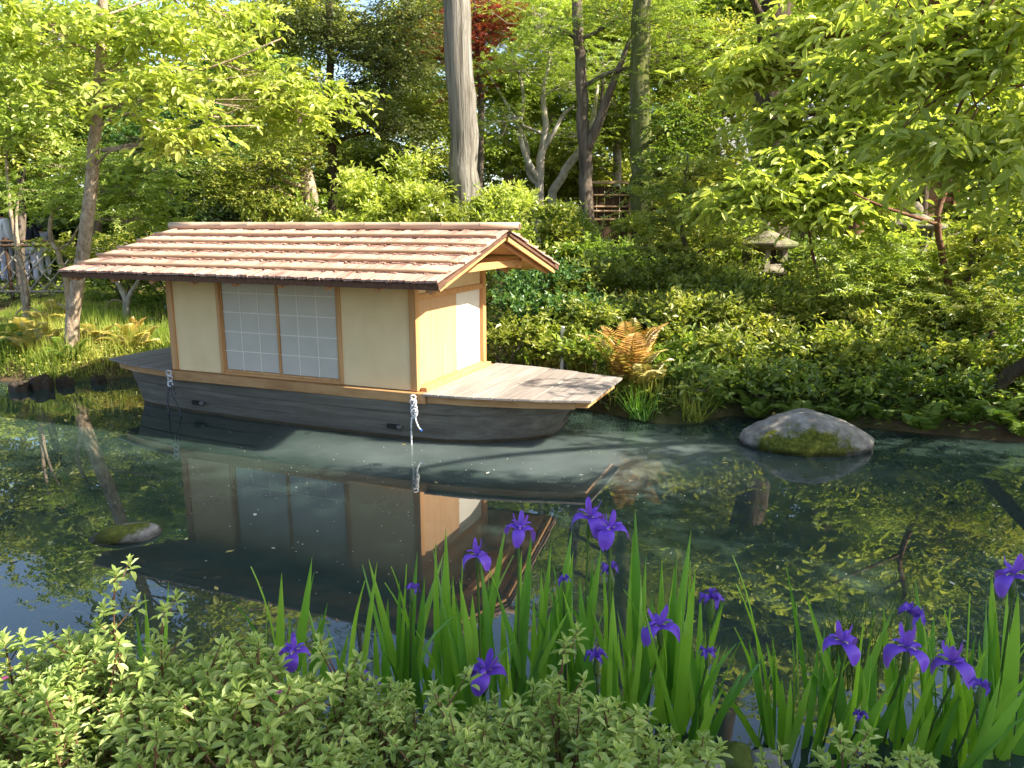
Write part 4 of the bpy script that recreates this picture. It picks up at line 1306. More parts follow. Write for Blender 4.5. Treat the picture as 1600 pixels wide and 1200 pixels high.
# right side: tall dark cedar, brown trunk, large-leaved tree on the bank, saplings
make_tree("dark_cedar", "tall dark cedar trunk among the leaves at the top right", [(1206, 420, 13.4, .31), (1206, 250, 13.4, .29), (1208, 100, 13.4, .27), (1212, 0, 13.4, .26), (1216, -200, 13.4, .22), (1218, -420, 13.4, .15)],
          [((1130, -60, 13.2), (1.2, 1.0, .8), 40), ((1280, -150, 13.2), (1.3, 1.0, .8), 44), ((1210, -380, 13.2), (1.3, 1.2, .9), 40)], 'mid', M['l_mid'], M['b_dark'], 24, sides=16, extra=[[(1204, 60, 13.3, .09), (1188, 25, 13.2, .07), (1172, -10, 13.1, .05)]])
make_tree("brown_trunk_tree", "red-brown trunk showing through the lime leaves at the right", [(1332, 430, 14.6, .18), (1336, 330, 14.6, .165), (1340, 220, 14.6, .15), (1346, 120, 14.6, .13), (1350, 0, 14.6, .10), (1350, -200, 14.6, .07)],
          [((1300, 60, 14.4), (1.1, .9, .6), 34), ((1400, 20, 14.4), (1.2, .9, .6), 36), ((1360, -100, 14.6), (1.5, 1.1, .8), 40), ((1480, 80, 14.4), (1.1, .9, .6), 34), ((1450, 200, 14.2), (.9, .8, .4), 24)], 'mid', M['l_fresh'], M['b_red'], 25)
make_tree("large_leaved_tree", "red-stemmed tree on the right bank with broad lime leaves below the dark cedar", [(1491, 498, 9.0, .050), (1484, 455, 9.0, .043), (1473, 400, 8.95, .038), (1464, 350, 8.9, .034), (1475, 300, 8.95, .030), (1490, 250, 9.1, .026), (1470, 150, 9.4, .022), (1440, 20, 9.7, .014)],
          [((1400, 60, 9.9), (.75, .7, .36), 22), ((1310, 120, 10.0), (.75, .7, .36), 22), ((1350, 200, 9.8), (.65, .6, .26), 17), ((1230, 190, 10.1), (.6, .6, .30), 17), ((1460, 210, 9.4), (.6, .6, .25), 15), ((1250, 60, 10.3), (.75, .7, .36), 20), ((1160, 120, 10.4), (.5, .5, .26), 12), ((1330, -20, 10.2), (.9, .7, .36), 16), ((1470, 110, 9.6), (.6, .6, .3), 15)],
          'big', M['l_lime'], M['b_red'], 26, extra=[[(1468, 352, 8.9, .026), (1448, 345, 8.8, .022), (1410, 333, 8.7, .018), (1372, 320, 8.6, .014), (1330, 300, 8.5, .008)], [(1480, 300, 8.95, .02), (1440, 250, 9.2, .016), (1400, 200, 9.5, .012), (1380, 120, 9.7, .008)]], over=dict(L=.165, W=.062))
make_tree("overhanging_tree", "tree beyond the right edge whose long lime leaves hang into the top right corner", [(Vector((6.5, 6.7, .3)), 0, 0, .11), (Vector((6.3, 6.4, 2.0)), 0, 0, .10), (Vector((5.4, 5.7, 3.3)), 0, 0, .07), (Vector((4.3, 5.0, 4.0)), 0, 0, .045), (Vector((3.2, 4.5, 3.9)), 0, 0, .02)],
          [((1570, 220, 4.5), (.31, .28, .18), 12), ((1510, 110, 4.45), (.37, .28, .22), 12), ((1575, 20, 4.45), (.34, .28, .22), 11), ((1430, 30, 4.5), (.37, .28, .2), 9), ((1610, 320, 4.5), (.15, .2, .09), 4), ((1480, 210, 4.5), (.30, .28, .12), 6), ((1390, 110, 4.6), (.28, .28, .15), 5), ((1640, 140, 4.5), (.28, .28, .34), 9), (Vector((4.05, 6.0, 3.65)), (.28, .22, .12), 4)],
          'big', M['l_lime'], M['b_red'], 31, over=dict(L=.10, W=.036, slen=.27, crad=.11, npl=9))
make_tree("leafy_sapling", "thin sapling with spreading lime leaves in front of the stone lantern", [(1279, 480, 9.8, .026), (1277, 430, 9.8, .022), (1268, 390, 9.8, .018), (1262, 345, 9.75, .014), (1250, 310, 9.7, .009)],
          [((1190, 292, 9.5), (.55, .5, .14), 15), ((1290, 285, 9.4), (.60, .5, .18), 18), ((1150, 315, 9.6), (.30, .4, .10), 8), ((1255, 322, 9.3), (.4, .4, .10), 8), ((1340, 330, 9.4), (.45, .45, .16), 11), ((1225, 250, 9.7), (.5, .5, .18), 13), ((1330, 260, 9.5), (.5, .5, .2), 13)], 'big', M['l_lime'], M['b_red'], 27, over=dict(L=.15, W=.06))
make_tree("leaning_shore_tree", "dark trunk leaning out of the right bank at the picture's right edge", [(1528, 648, 7.45, .085), (1548, 612, 7.4, .075), (1572, 588, 7.3, .07), (1600, 570, 7.2, .065), (1660, 530, 7.0, .06), (1720, 430, 6.9, .05), (1760, 260, 6.8, .04)],
          [((1700, 300, 6.9), (.6, .6, .5), 24), ((1760, 150, 6.6), (.8, .8, .6), 30), ((1680, 440, 6.8), (.3, .5, .3), 10)], 'mid', M['l_mid'], M['b_dark'], 28)
make_tree("twin_bank_tree", "short forked brown stem beside the red-stemmed tree on the right bank", [(1494, 500, 9.2, .05), (1505, 455, 9.2, .042), (1515, 420, 9.2, .036), (1525, 370, 9.2, .026), (1540, 320, 9.2, .016)],
          [((1545, 390, 9.1), (.5, .5, .24), 15), ((1600, 430, 8.8), (.4, .5, .22), 12), ((1460, 420, 9.6), (.4, .4, .2), 8), ((1570, 350, 9.0), (.5, .5, .22), 14)], 'mid', M['l_gold'], M['b_brown'], 29)

make_tree("maple_sapling", "layered young maple rising left of the stone lantern", [(1075, 440, 11.4, .045), (1072, 390, 11.4, .038), (1062, 340, 11.4, .03), (1070, 290, 11.4, .02), (1075, 240, 11.4, .012)],
          [((1040, 345, 11.2), (.5, .45, .10), 15), ((1110, 330, 11.3), (.5, .45, .10), 15), ((1060, 300, 11.4), (.5, .45, .10), 15), ((1090, 265, 11.4), (.45, .4, .12), 13), ((1130, 375, 11.0), (.4, .4, .08), 10), ((1020, 385, 11.0), (.4, .4, .08), 10)], 'maple', M['l_gold'], M['b_brown'], 32)
make_tree("bank_maple", "small bright maple spreading over the shrubs right of the thin sapling", [(1380, 500, 9.5, .03), (1378, 450, 9.5, .026), (1385, 410, 9.5, .02), (1392, 380, 9.5, .014)],
          [((1350, 415, 9.3), (.4, .35, .07), 13), ((1420, 405, 9.3), (.4, .35, .07), 13), ((1385, 380, 9.5), (.4, .35, .08), 12), ((1330, 445, 9.1), (.3, .3, .06), 8), ((1440, 440, 9.1), (.3, .3, .06), 8)], 'maple', M['l_fresh'], M['b_brown'], 33)
make_tree("shore_maple", "low maple sprays above the dark leaning trunk at the right", [(1545, 560, 8.4, .03), (1548, 520, 8.4, .025), (1555, 480, 8.4, .018), (1560, 450, 8.4, .012)],
          [((1520, 480, 8.2), (.35, .3, .06), 10), ((1585, 470, 8.2), (.35, .3, .06), 10), ((1555, 450, 8.4), (.35, .3, .07), 10)], 'maple', M['l_gold'], M['b_brown'], 34)
# middle-distance and far trees that close the garden
BGT = [  # px, base py, Y, trunk r, height of crown centre py, lobes spread, leafset, mat, bark, name, label
    (30, 400, 17.5, .10, [(20, 220, 1.5, .8), (90, 120, 1.4, .8), (-60, 120, 1.6, .9)], 'mid', 'l_gold', 'b_brown', "yellow_green_tree", "yellow-green tree above the visitors at the far left"),
    (150, 390, 19.5, .12, [(140, 230, 1.6, .8), (70, 300, 1.2, .5), (210, 170, 1.4, .8), (110, 40, 1.5, .7), (200, 30, 1.4, .6), (160, 110, 1.6, .7)], 'mid', 'l_fresh', 'b_brown', "bright_tree", "bright green tree behind the pale leaning tree"),
    (345, 360, 18.0, .12, [(330, 190, 1.4, .8), (390, 250, 1.2, .6), (300, 280, 1.2, .5), (360, 110, 1.3, .6)], 'mid', 'l_teal', 'b_dark', "bluish_tree", "bluish green tree behind the lime sprays left of centre"),
    (410, 360, 20.0, .14, [(420, 130, 1.6, .9), (470, 220, 1.4, .7), (380, 60, 1.5, .7), (460, 20, 1.7, .8)], 'mid', 'l_gold', 'b_brown', "golden_tree", "golden green tree left of the dark evergreen"),
    (600, 350, 19.5, .14, [(610, 250, 1.6, .7), (660, 180, 1.4, .8), (560, 300, 1.2, .5), (640, 60, 1.6, .9)], 'mid', 'l_shrub', 'b_dark', "holly_tree", "broadleaf evergreen tree left of the cedar trunk"),
    (790, 350, 21.0, .14, [(780, 240, 1.5, .7), (840, 150, 1.6, .8), (760, 120, 1.5, .8), (820, 20, 1.8, .9)], 'mid', 'l_fresh', 'b_pale', "pale_green_tree", "pale green tree between the cedar and the forked tree"),
    (960, 340, 21.0, .13, [(950, 200, 1.5, .7), (1010, 120, 1.6, .8), (890, 260, 1.2, .5), (960, 40, 1.8, .9)], 'mid', 'l_gold', 'b_pale', "sunlit_tree", "sunlit yellow-green tree above the board fence"),
    (1100, 360, 16.5, .12, [(1090, 230, 1.0, .6), (1140, 160, 1.1, .6), (1110, 60, 1.2, .7), (1060, 300, .9, .4), (1150, 290, .9, .45)], 'mid', 'l_gold', 'b_dark', "shady_tree", "olive green tree left of the dark cedar"),
    (1180, 350, 19.0, .13, [(1180, 60, 1.6, .9), (1240, -20, 1.8, .9), (1120, 0, 1.5, .8)], 'mid', 'l_fresh', 'b_brown', "leafy_tree", "leafy green tree behind the dark cedar"),
    (1440, 330, 18.2, .13, [(1440, 130, 1.6, .8), (1510, 60, 1.6, .9), (1400, 20, 1.6, .9), (1380, 260, 1.0, .35)], 'mid', 'l_teal', 'b_dark', "deep_green_tree", "deep green tree before the garden house"),
    (1560, 380, 15.5, .13, [(1560, 260, 1.2, .7), (1610, 180, 1.3, .8), (1540, 340, 1.0, .4), (1640, 330, 1.2, .6), (1580, 90, 1.5, .8)], 'mid', 'l_shrub', 'b_brown', "bushy_tree", "bushy green tree at the far right behind the bank"),
]
for k, (px_, py_, Y_, tr_, lb, ls_, lm_, bk_, nm_, lab_) in enumerate(BGT):
    cp = lb[-1]
    make_tree(nm_, lab_, [(px_, py_, Y_, tr_), (px_ + 4, py_ - 90, Y_, tr_ * .85), (px_ - 3, py_ - 200, Y_, tr_ * .7), ((px_ + cp[0]) / 2, cp[1], Y_, tr_ * .3)],
              [((a, b, Y_ - .3), (rr * .9, rr * .75, rz_ * .75), int(44 * rr * rr * .8 + 12)) for (a, b, rr, rz_) in lb], ls_, M[lm_], M[bk_], 100 + k, over=dict(L=.115, W=.062), group="trees in the middle distance")

rw = np.random.default_rng(77)
FAR = []
for row, (Y0, sp) in enumerate(((25, 3.1), (30, 3.6))):
    x_ = -24 if row == 0 else -28
    while x_ < 26 + row * 4:
        FAR.append((x_ + rw.uniform(-.8, .8), Y0 + rw.uniform(-1.2, 1.2), row))
        x_ += sp
far_mats = ['l_mid', 'l_fresh', 'l_gold', 'l_lime', 'l_mid', 'l_fresh']
far_words = ['mid green', 'fresh green', 'golden green', 'lime green', 'dull green', 'bright green']
LANDMARKS = [(-120, "the lattice fence's hidden end"), (38, "the visitor in navy"), (150, "the pale leaning tree"), (262, "the slim dark trunk"), (380, "the bluish tree"), (470, "the camellia trunk"), (521, "the slim evergreen"), (600, "the broadleaf evergreen"), (717, "the cedar trunk"), (790, "the red maple"), (850, "the multi-stemmed maple"), (912, "the forked tree"),
             (1002, "the mossy trunk"), (1100, "the olive green tree"), (1208, "the dark cedar"), (1270, "the thin sapling"), (1340, "the red-brown trunk"), (1430, "the low stone lantern"), (1490, "the red-stemmed tree"), (1560, "the bushy tree"), (1680, "the right picture edge")]
_proto = {}
for k, (x_, y_, row) in enumerate(FAR):
    mi = (k * 7 + row * 3) % 6
    gapl = -19 < x_ < -4.5
    o = thing("far_tree", "", "tree", (x_, y_, gzs(x_, y_) - .05), rw.uniform(0, 6.28), group="far row of trees")
    key = mi
    if key not in _proto:
        rng = np.random.default_rng(300 + key)
        tb = MB()
        tp = [Vector((0, 0, 0)), Vector((.15, .05, 2)), Vector((-.1, .1, 4)), Vector((.1, 0, 6.5)), Vector((.1, 0, 8.5))]
        tb.tube(rope_path(tp, 3), list(np.linspace(.2, .05, 13)), 8)
        Cs = []
        for q in range(14):
            c = Vector((rng.normal() * 1.1, rng.normal() * 1.1, 1.3 + 8.2 * (q + .5) / 14))
            tb.tube(jitter_path(Vector((0, 0, max(.8, c.z - .8))), c, rng, 3, .15), [.05, .04, .03, .015], 5, cap=False)
            Cs.append(in_ellipsoid(22, c, (1.35, 1.35, .7), rng)[0])
        V_, F_, r_ = sprays(np.concatenate(Cs), rng, 7, 8, .55, .17, .095, 'rhomb', .33, .2)
        _proto[key] = (tb.mesh("trunk", M['b_brown'], smooth=True), np_mesh("crown", V_, F_, M[far_mats[mi]], r_))
    t_me, c_me = _proto[key]
    hs_ = rw.uniform(.95, 1.2) * (.62 if gapl and row == 0 else .5 if gapl else 1.0)
    for nm, me in (("trunk", t_me), ("crown", c_me)):
        link(nm, me, o, scale=(1.0, 1.0, hs_))
    fpx = 800 + FPX * x_ / y_
    lm = min(LANDMARKS, key=lambda q: abs(q[0] - fpx))
    o["label"] = "%s far tree %s of %s, in the %s row" % (far_words[mi], "left" if fpx < lm[0] else "right", lm[1], ("nearer", "farther")[row])

# trees on the near bank to the right of the camera, whose shade falls on the foreground
for k, (c, r_, h_, lab) in enumerate([((7.3, .1), 2.2, 6.6, "broad tree on the near bank right of the irises, shading the foreground"), ((9.0, -.15), 1.9, 9.0, "tall slender tree on the near bank, its long shade lying across the pond"), ((6.8, 4.3), 1.1, 3.6, "small tree at the pond's right end beyond the picture, shading the boulder")]):
    b0 = Vector((c[0], c[1], 0))
    g = gzs(*c)
    if g < .05:
        g = 0
    lobes = []
    rng = np.random.default_rng(500 + k)
    for q in range(9 if k != 1 else 24):
        a_ = q * 2.4
        rr = r_ * .62 * (q % 3 != 0)
        lobes.append((Vector((c[0] + rr * math.cos(a_), c[1] + rr * math.sin(a_), h_ + rng.uniform(-.9, .9) * r_ * .55 if k != 1 else 3.6 + 10.4 * (q + .5) / 24)), (r_ * .5, r_ * .5, r_ * .33), 6 if k == 0 else int(12 * r_)))
    make_tree("shade_tree", lab, [(Vector((c[0], c[1], g)), 0, 0, .16), (Vector((c[0] + .1, c[1], h_ * .4)), 0, 0, .13), (Vector((c[0] - .05, c[1] + .1, h_ * .75)), 0, 0, .1), (Vector((c[0], c[1], h_ + (.5 if k != 1 else 4.5))), 0, 0, .04)], lobes, 'coarse', M['l_mid'], M['b_brown'], 520 + k, group="shade trees on the near bank")

make_tree("sky_blocking_tree", "unseen tree added left of the camera, its high crown blocking skylight over the pond", [(Vector((-4.6, 1.4, .4)), 0, 0, .24), (Vector((-4.5, 1.7, 3.0)), 0, 0, .21), (Vector((-3.9, 2.4, 5.6)), 0, 0, .17), (Vector((-2.6, 3.2, 7.4)), 0, 0, .11), (Vector((-1.0, 4.0, 8.2)), 0, 0, .06)],  # added out of view to cut the skylight falling on the water
          [(Vector((x_, y_, z_)), (1.3, 1.1, .55), 16) for (x_, y_, z_) in ((-5.2, 3.6, 7.4), (-3.6, 4.8, 7.8), (-2.0, 3.0, 8.2), (-1.2, 5.0, 8.4), (.4, 3.8, 8.6), (.8, 5.6, 8.8), (-4.8, 5.8, 7.9), (2.0, 4.6, 8.8), (-2.8, 6.2, 8.5))], 'coarse', M['l_mid'], M['b_dark'], 541, group="shade trees on the near bank")
# ------------------------------------------------------------------ shrubs
def make_shrub(name, label, px_, py_, Y_, rx, ry, rz, mat, seed, kind='rhomb', L=.05, W=.026, nc=None, npl=9, slen=.2, spc=7, group=None, on_ground=True, bushy=1.0, crad=.10, loc=None):
    """py_ is the picture height of the shrub's top"""
    rng = np.random.default_rng(seed)
    top = at(px_, py_, Y_) if loc is None else Vector(loc)
    g = gzs(top.x, top.y)
    base = Vector((top.x, top.y, g))
    o = thing(name, label, "shrub", base, group=group)
    h = max(.25, top.z - g - (.02 if loc is None else 0))
    rz = h * .5 if rz is None else rz
    cz = h - rz
    nc = nc or int(66 * (rx * ry + rx * h) * bushy)
    d = norm(rng.normal(size=(nc, 3)))
    d[:, 2] = np.abs(d[:, 2]) * 1.0 - .25 * rng.random(nc)
    lump = 1 + .26 * np.sin(3 * np.arctan2(d[:, 1], d[:, 0]) + seed) + .18 * np.sin(5 * d[:, 0] + 4 * d[:, 2] + seed * 1.3)
    rad = rng.random(nc) ** .35 * lump
    npad = max(5, nc // 7)
    pc = np.stack([d[:npad, 0] * rad[:npad] * rx, d[:npad, 1] * rad[:npad] * ry, np.maximum(.06, cz + d[:npad, 2] * rad[:npad] * rz)], 1)
    pi_ = rng.integers(0, npad, nc)
    psz = .055 + .13 * min(rx, 1.0)
    C = pc[pi_] + rng.normal(size=(nc, 3)) * np.array([psz, psz, .03])
    C[:, 2] = np.maximum(C[:, 2], .05)
    d = norm(pc + 1e-6)[pi_]
    # lower skirt
    ns = nc // 6
    th = rng.random(ns) * 2 * PI
    rr = rng.random(ns) ** .5
    sk = np.stack([np.cos(th) * rr * rx * .9, np.sin(th) * rr * ry * .9, .04 + rng.random(ns) * max(.05, cz)], 1)
    C = np.concatenate([C, sk])
    out = norm(np.concatenate([d * np.array([1, 1, .8]), np.stack([np.cos(th), np.sin(th), .2 * np.ones(ns)], 1)]))
    V_, F_, r_ = sprays(C, rng, spc, npl, slen, L, W, kind, crad, .12, jit=.62, out=out)
    sb = MB()
    for q in range(7):
        e = C[rng.integers(0, nc)]
        sb.tube(jitter_path(Vector((rng.normal() * .05, rng.normal() * .05, -.05)), Vector(e), rng, 4, .25), [.018, .014, .011, .008, .004], 5, cap=False)
    sb.build("stems", M['b_brown'], o, smooth=True)
    link("foliage", np_mesh("foliage", V_, F_, M[mat], r_), o)
    return o


SHR = [  # px, top py, Y, rx, ry, mat, label
    (900, 400, 10.6, .85, .7, 'l_shrub', "rounded green shrub right behind the roof's bow gable"),
    (1000, 405, 11.2, .9, .7, 'l_gold', "yellow-tipped shrub at the foot of the mossy trunk"),
    (1105, 398, 11.0, .8, .7, 'l_shrub', "green shrub left of the stone lantern"),
    (845, 425, 9.7, .6, .55, 'l_teal', "dark leafy shrub beside the cabin's far corner"),
    (930, 450, 9.5, .75, .55, 'l_shrub', "dense green shrub behind the bow deck"),
    (1035, 455, 9.5, .75, .55, 'l_shrub', "dense shrub behind the rusty fern"),
    (1140, 440, 9.7, .7, .6, 'l_shrub', "shrub directly below the stone lantern"),
    (1245, 452, 9.7, .7, .6, 'l_gold', "golden shrub at the foot of the thin sapling"),
    (1340, 415, 10.4, .75, .6, 'l_gold', "yellow-green shrub between the two stone lanterns"),
    (1430, 440, 10.0, .7, .6, 'l_shrub', "green shrub left of the red-stemmed tree"),
    (1560, 440, 9.8, .8, .6, 'l_gold', "golden shrub right of the red-stemmed tree"),
    (1130, 520, 8.7, .65, .45, 'l_shrub', "low shrub above the notch of the shore right of the ferns"),
    (1215, 540, 8.5, .6, .45, 'l_gold', "low yellow-green shrub behind the boulder's left end"),
    (1310, 520, 8.6, .65, .5, 'l_shrub', "low dark shrub above the boulder"),
    (1400, 530, 8.3, .65, .5, 'l_shrub', "spreading shrub on the bank right of the boulder"),
    (1490, 520, 8.2, .6, .5, 'l_shrub', "shrub below the forked stems on the right bank"),
    (1590, 520, 8.0, .6, .5, 'l_mid', "shrub above the leaning dark trunk at the right edge"),
    (1180, 598, 8.0, .45, .28, 'l_mid', "small shady shrub hanging over the water left of the boulder"),
    (1290, 595, 7.85, .5, .28, 'l_mid', "small shady shrub hanging over the water behind the boulder"),
    (1420, 600, 7.6, .5, .28, 'l_mid', "small shady shrub hanging over the water right of the boulder"),
    (1545, 585, 7.4, .45, .28, 'l_mid', "small shady shrub by the foot of the leaning dark trunk"),
    (1060, 545, 8.4, .38, .30, 'l_fern', "bright leafy plant beside the rusty fern on the point"),
    (1075, 585, 7.85, .33, .22, 'l_mid', "leafy tuft at the tip of the small point beside the bow"),
    (800, 500, 9.05, .30, .25, 'l_gold', "low yellow-green plant right of the cabin's far corner"),
    (850, 508, 8.95, .30, .25, 'l_grass', "low grassy plant behind the middle of the bow deck"),
    (893, 520, 8.8, .28, .22, 'l_gold', "low golden plant right of the white stake"),
    (940, 535, 8.5, .28, .22, 'l_fern', "low bright plant behind the tip of the bow deck"),
    (1160, 480, 9.1, .4, .35, 'l_gold', "small golden shrub peeping between the shrubs below the lantern"),
    (1380, 470, 9.2, .4, .35, 'l_lime', "small lime shrub between the sapling and the red-stemmed tree"),
    (1120, 410, 10.4, .45, .4, 'l_lime', "taller lime-tipped shrub just left of the stone lantern"),
    (1290, 420, 10.1, .5, .4, 'l_shrub', "taller shrub right of the stone lantern, behind the sapling stem"),
    (1400, 480, 8.9, .4, .35, 'l_gold', "golden shrub in the middle of the right bank"),
    (1520, 470, 8.8, .45, .35, 'l_shrub', "upright shrub just right of the forked stems"),
    (1070, 480, 9.0, .4, .35, 'l_gold', "yellow-tipped shrub above the green fern on the point"),
    (880, 470, 9.3, .45, .35, 'l_mid', "broad-leaved shrub behind the white stake"),
    (1350, 560, 8.1, .4, .3, 'l_gold', "small golden shrub low above the boulder"),
    (1165, 405, 10.8, .32, .3, 'l_shrub', "shrub screening the left half of the stone lantern"),
    (455, 285, 12.7, .5, .45, 'l_gold', "golden bush in front of the thick smooth trunk"),
    (505, 278, 13.2, .5, .45, 'l_fern', "bright bush between the two trunks behind the roof"),
    (1045, 315, 14.0, .6, .5, 'l_gold', "golden bush at the right end of the board fence"),
    (1130, 330, 13.2, .6, .5, 'l_fresh', "fresh green bush left of the dark cedar's foot"),
    (880, 310, 15.0, .6, .5, 'l_fresh', "fresh green bush just left of the forked tree"),
    (620, 250, 12.9, .85, .6, 'l_lime', "bright lime shrub above the roof ridge left of the cedar"),
    (560, 262, 12.6, .6, .55, 'l_lime', "lime green bush showing over the roof beside the slim evergreen"),
    (680, 285, 12.4, .55, .5, 'l_gold', "yellow-green bush at the foot of the cedar, left side"),
    (775, 275, 12.6, .6, .5, 'l_lime', "lime green bush at the foot of the cedar, right side"),
    (850, 345, 13.4, .8, .6, 'l_shrub', "green bush in front of the multi-stemmed maple"),
    (960, 372, 12.8, .8, .6, 'l_fern', "light green bush between the forked tree and the mossy trunk"),
    (1080, 355, 13.2, .8, .6, 'l_shrub', "dull green bush right of the mossy trunk"),
    (330, 325, 13.2, .9, .6, 'l_dark', "dark glossy bush behind the roof's left end"),
    (420, 318, 12.8, .8, .6, 'l_shrub', "dull green bush behind the roof, second from its left end"),
    (260, 340, 14.2, .8, .6, 'l_mid', "green bush beyond the lawn left of the roof"),
    (185, 385, 15.6, .9, .6, 'l_mid', "green bush at the end of the lattice fence"),
    (1500, 380, 12.6, 1.0, .7, 'l_shrub', "bush behind the red-stemmed tree's stem"),
    (1610, 400, 11.6, 1.0, .7, 'l_mid', "bush at the right edge above the golden shrub"),
    (1400, 365, 12.9, .9, .6, 'l_gold', "bush in front of the low stone lantern cap"),
    (1270, 375, 13.0, .9, .6, 'l_mid', "bush behind the thin sapling"),
]
for k, (px_, py_, Y_, rx, ry, mt_, lab) in enumerate(SHR):
    big = Y_ > 11.5
    make_shrub("shrub" if mt_ != 'l_fern' else "leafy_plant", lab, px_, py_, Y_, rx * .86, ry * .9, None, mt_, 700 + k, L=.10 if big else .082, W=.052 if big else .040, slen=.30 if big else .26, crad=.085, npl=8, group="shrubs on the far bank", spc=6, kind='rhomb' if big else 'oval' if Y_ < 8.9 else 'rhomb')
# understory that closes the view below the far tree row
rw = np.random.default_rng(5)
k = 0
x_ = -19.0
und_me = []
while x_ < 20:
    y_ = 22.8 + rw.uniform(-.8, .8)
    if not (3.5 < x_ < 12):
        make_shrub("hedge_bush", "", 0, 0, 0, 1.5, 1.1, None, ['l_mid', 'l_shrub', 'l_gold', 'l_dark'][k % 4], 900 + k, L=.15, W=.085, slen=.4, crad=.25, nc=200, spc=5, npl=8, group="row of bushes under the far trees", loc=(x_, y_, gzs(x_, y_) + rw.uniform(1.7, 2.4)))["label"] = "%s bush under the far trees, %s of %s" % ((["mid green", "dull green", "golden", "dark"][k % 4],) + ((lambda f_, l_: ("left" if f_ < l_[0] else "right", l_[1]))(800 + FPX * x_ / y_, min(LANDMARKS, key=lambda q: abs(q[0] - 800 - FPX * x_ / y_)))))
    x_ += 2.1
    k += 1

# ------------------------------------------------------------------ ferns
def frond_mesh(mat, seed, length=.55, width=.2, pairs=15, arch=.45):
    rng = np.random.default_rng(seed)
    t_ = (np.arange(pairs) + .6) / (pairs + .4)
    x = length * t_ * np.cos(arch * t_)
    z = length * (np.sin(t_ * 1.35) * .62 - arch * .72 * t_ ** 2.2)
    P = np.stack([x, 0 * x, z], 1)
    tg = norm(np.gradient(P, axis=0))
    wv = width * 1.25 * np.minimum(1, (t_ + .03) / .14) * (1 - t_) ** .75 + .006
    Ps, Ds, Ns, Ls, Ws = [], [], [], [], []
    for s_ in (-1, 1):
        Ps.append(P)
        Ds.append(tg * .45 + np.array([0, s_, -.18])[None] + rng.normal(size=P.shape) * .05)
        Ns.append(np.cross(tg, np.array([0, 1.0, 0])[None]) * -1 + rng.normal(size=P.shape) * .08)
        Ls.append(wv)
        Ws.append(np.full(pairs, length / pairs * .40))
    V_, F_, q = leaves(np.concatenate(Ps), np.concatenate(Ds), np.concatenate(Ns), np.concatenate(Ls), np.concatenate(Ws), 'oval')
    b = MB()
    b.tube([(0, 0, 0)] + [tuple(p_) for p_ in P], [.004] + list(np.linspace(.0035, .001, pairs)), 4, cap=False)
    n0 = len(V_)
    V_ = np.concatenate([V_, np.array(b.v)])
    F_ = np.concatenate([F_, np.array([f_ for f_ in b.f]) + n0])
    return np_mesh("frond", V_, F_, mat, np.clip(rng.random(len(F_)) * .7 + .15, 0, 1))


FRM = {m_: [frond_mesh(M[m_], 10 + q, .55, .14 + .02 * q, 24, .35 + .12 * q) for q in range(3)] for m_ in ('l_fern', 'l_rust', 'l_yellow')}
FERN = [  # px, py base, Y, size, mat, n, label
    (985, 580, 8.2, 1.4, 'l_rust', 12, "large rusty orange fern on the bank beside the bow deck"),
    (1010, 600, 8.05, .95, 'l_yellow', 9, "yellowing fern just right of the large rusty fern"),
    (905, 565, 8.75, .8, 'l_rust', 8, "small rusty fern behind the bow deck"),
    (862, 548, 9.0, .9, 'l_yellow', 7, "yellow-tipped fern arching beside the white stake"),
    (945, 560, 8.65, .9, 'l_fern', 9, "green fern between the two rusty ferns"),
    (1070, 560, 8.1, 1.0, 'l_fern', 9, "green fern on the point above the grass tussock"),
    (1105, 610, 7.85, .8, 'l_fern', 8, "green fern overhanging the water at the point"),
    (1250, 630, 7.65, .7, 'l_fern', 8, "shaded fern on the bank behind the boulder's left half"),
    (1440, 660, 7.25, .8, 'l_fern', 8, "shaded fern at the water right of the boulder"),
    (1560, 655, 7.1, .8, 'l_fern', 8, "shaded fern below the leaning dark trunk"),
    (1375, 650, 7.45, .7, 'l_fern', 7, "shaded fern between boulder and right shore"),
    (1180, 650, 7.75, .7, 'l_fern', 8, "shaded fern left of the boulder at the waterline"),
    (1320, 655, 7.55, .7, 'l_fern', 8, "shaded fern directly behind the boulder"),
    (1500, 668, 7.20, .7, 'l_fern', 8, "shaded fern left of the leaning dark trunk's foot"),
    (1600, 670, 6.95, .7, 'l_fern', 8, "shaded fern at the right edge by the water"),
    (60, 565, 10.3, 1.1, 'l_yellow', 10, "yellow fern on the left bank above the log stakes"),
    (20, 560, 10.4, 1.1, 'l_fern', 9, "green fern at the left edge of the bank"),
    (150, 545, 10.8, .8, 'l_yellow', 8, "yellowing fern just right of the pale leaning trunk"),
    (205, 520, 11.3, .8, 'l_rust', 9, "orange fern on the lawn near the stern deck"),
    (40, 525, 11.2, 1.1, 'l_yellow', 9, "yellow fern left of the pale leaning trunk"),
    (110, 585, 10.0, .75, 'l_fern', 7, "pale green fern at the water under the pale leaning tree"),
    (210, 545, 10.6, .9, 'l_yellow', 8, "yellow fern behind the stern deck"),
    (80, 490, 12.0, 1.0, 'l_yellow', 8, "yellow fern before the twin thin stems"),
    (900, 395, 14.6, 1.3, 'l_yellow', 8, "pale fern at the foot of the forked tree"),
    (950, 385, 14.4, 1.2, 'l_fern', 8, "green fern between the forked tree and the mossy trunk's foot"),
]
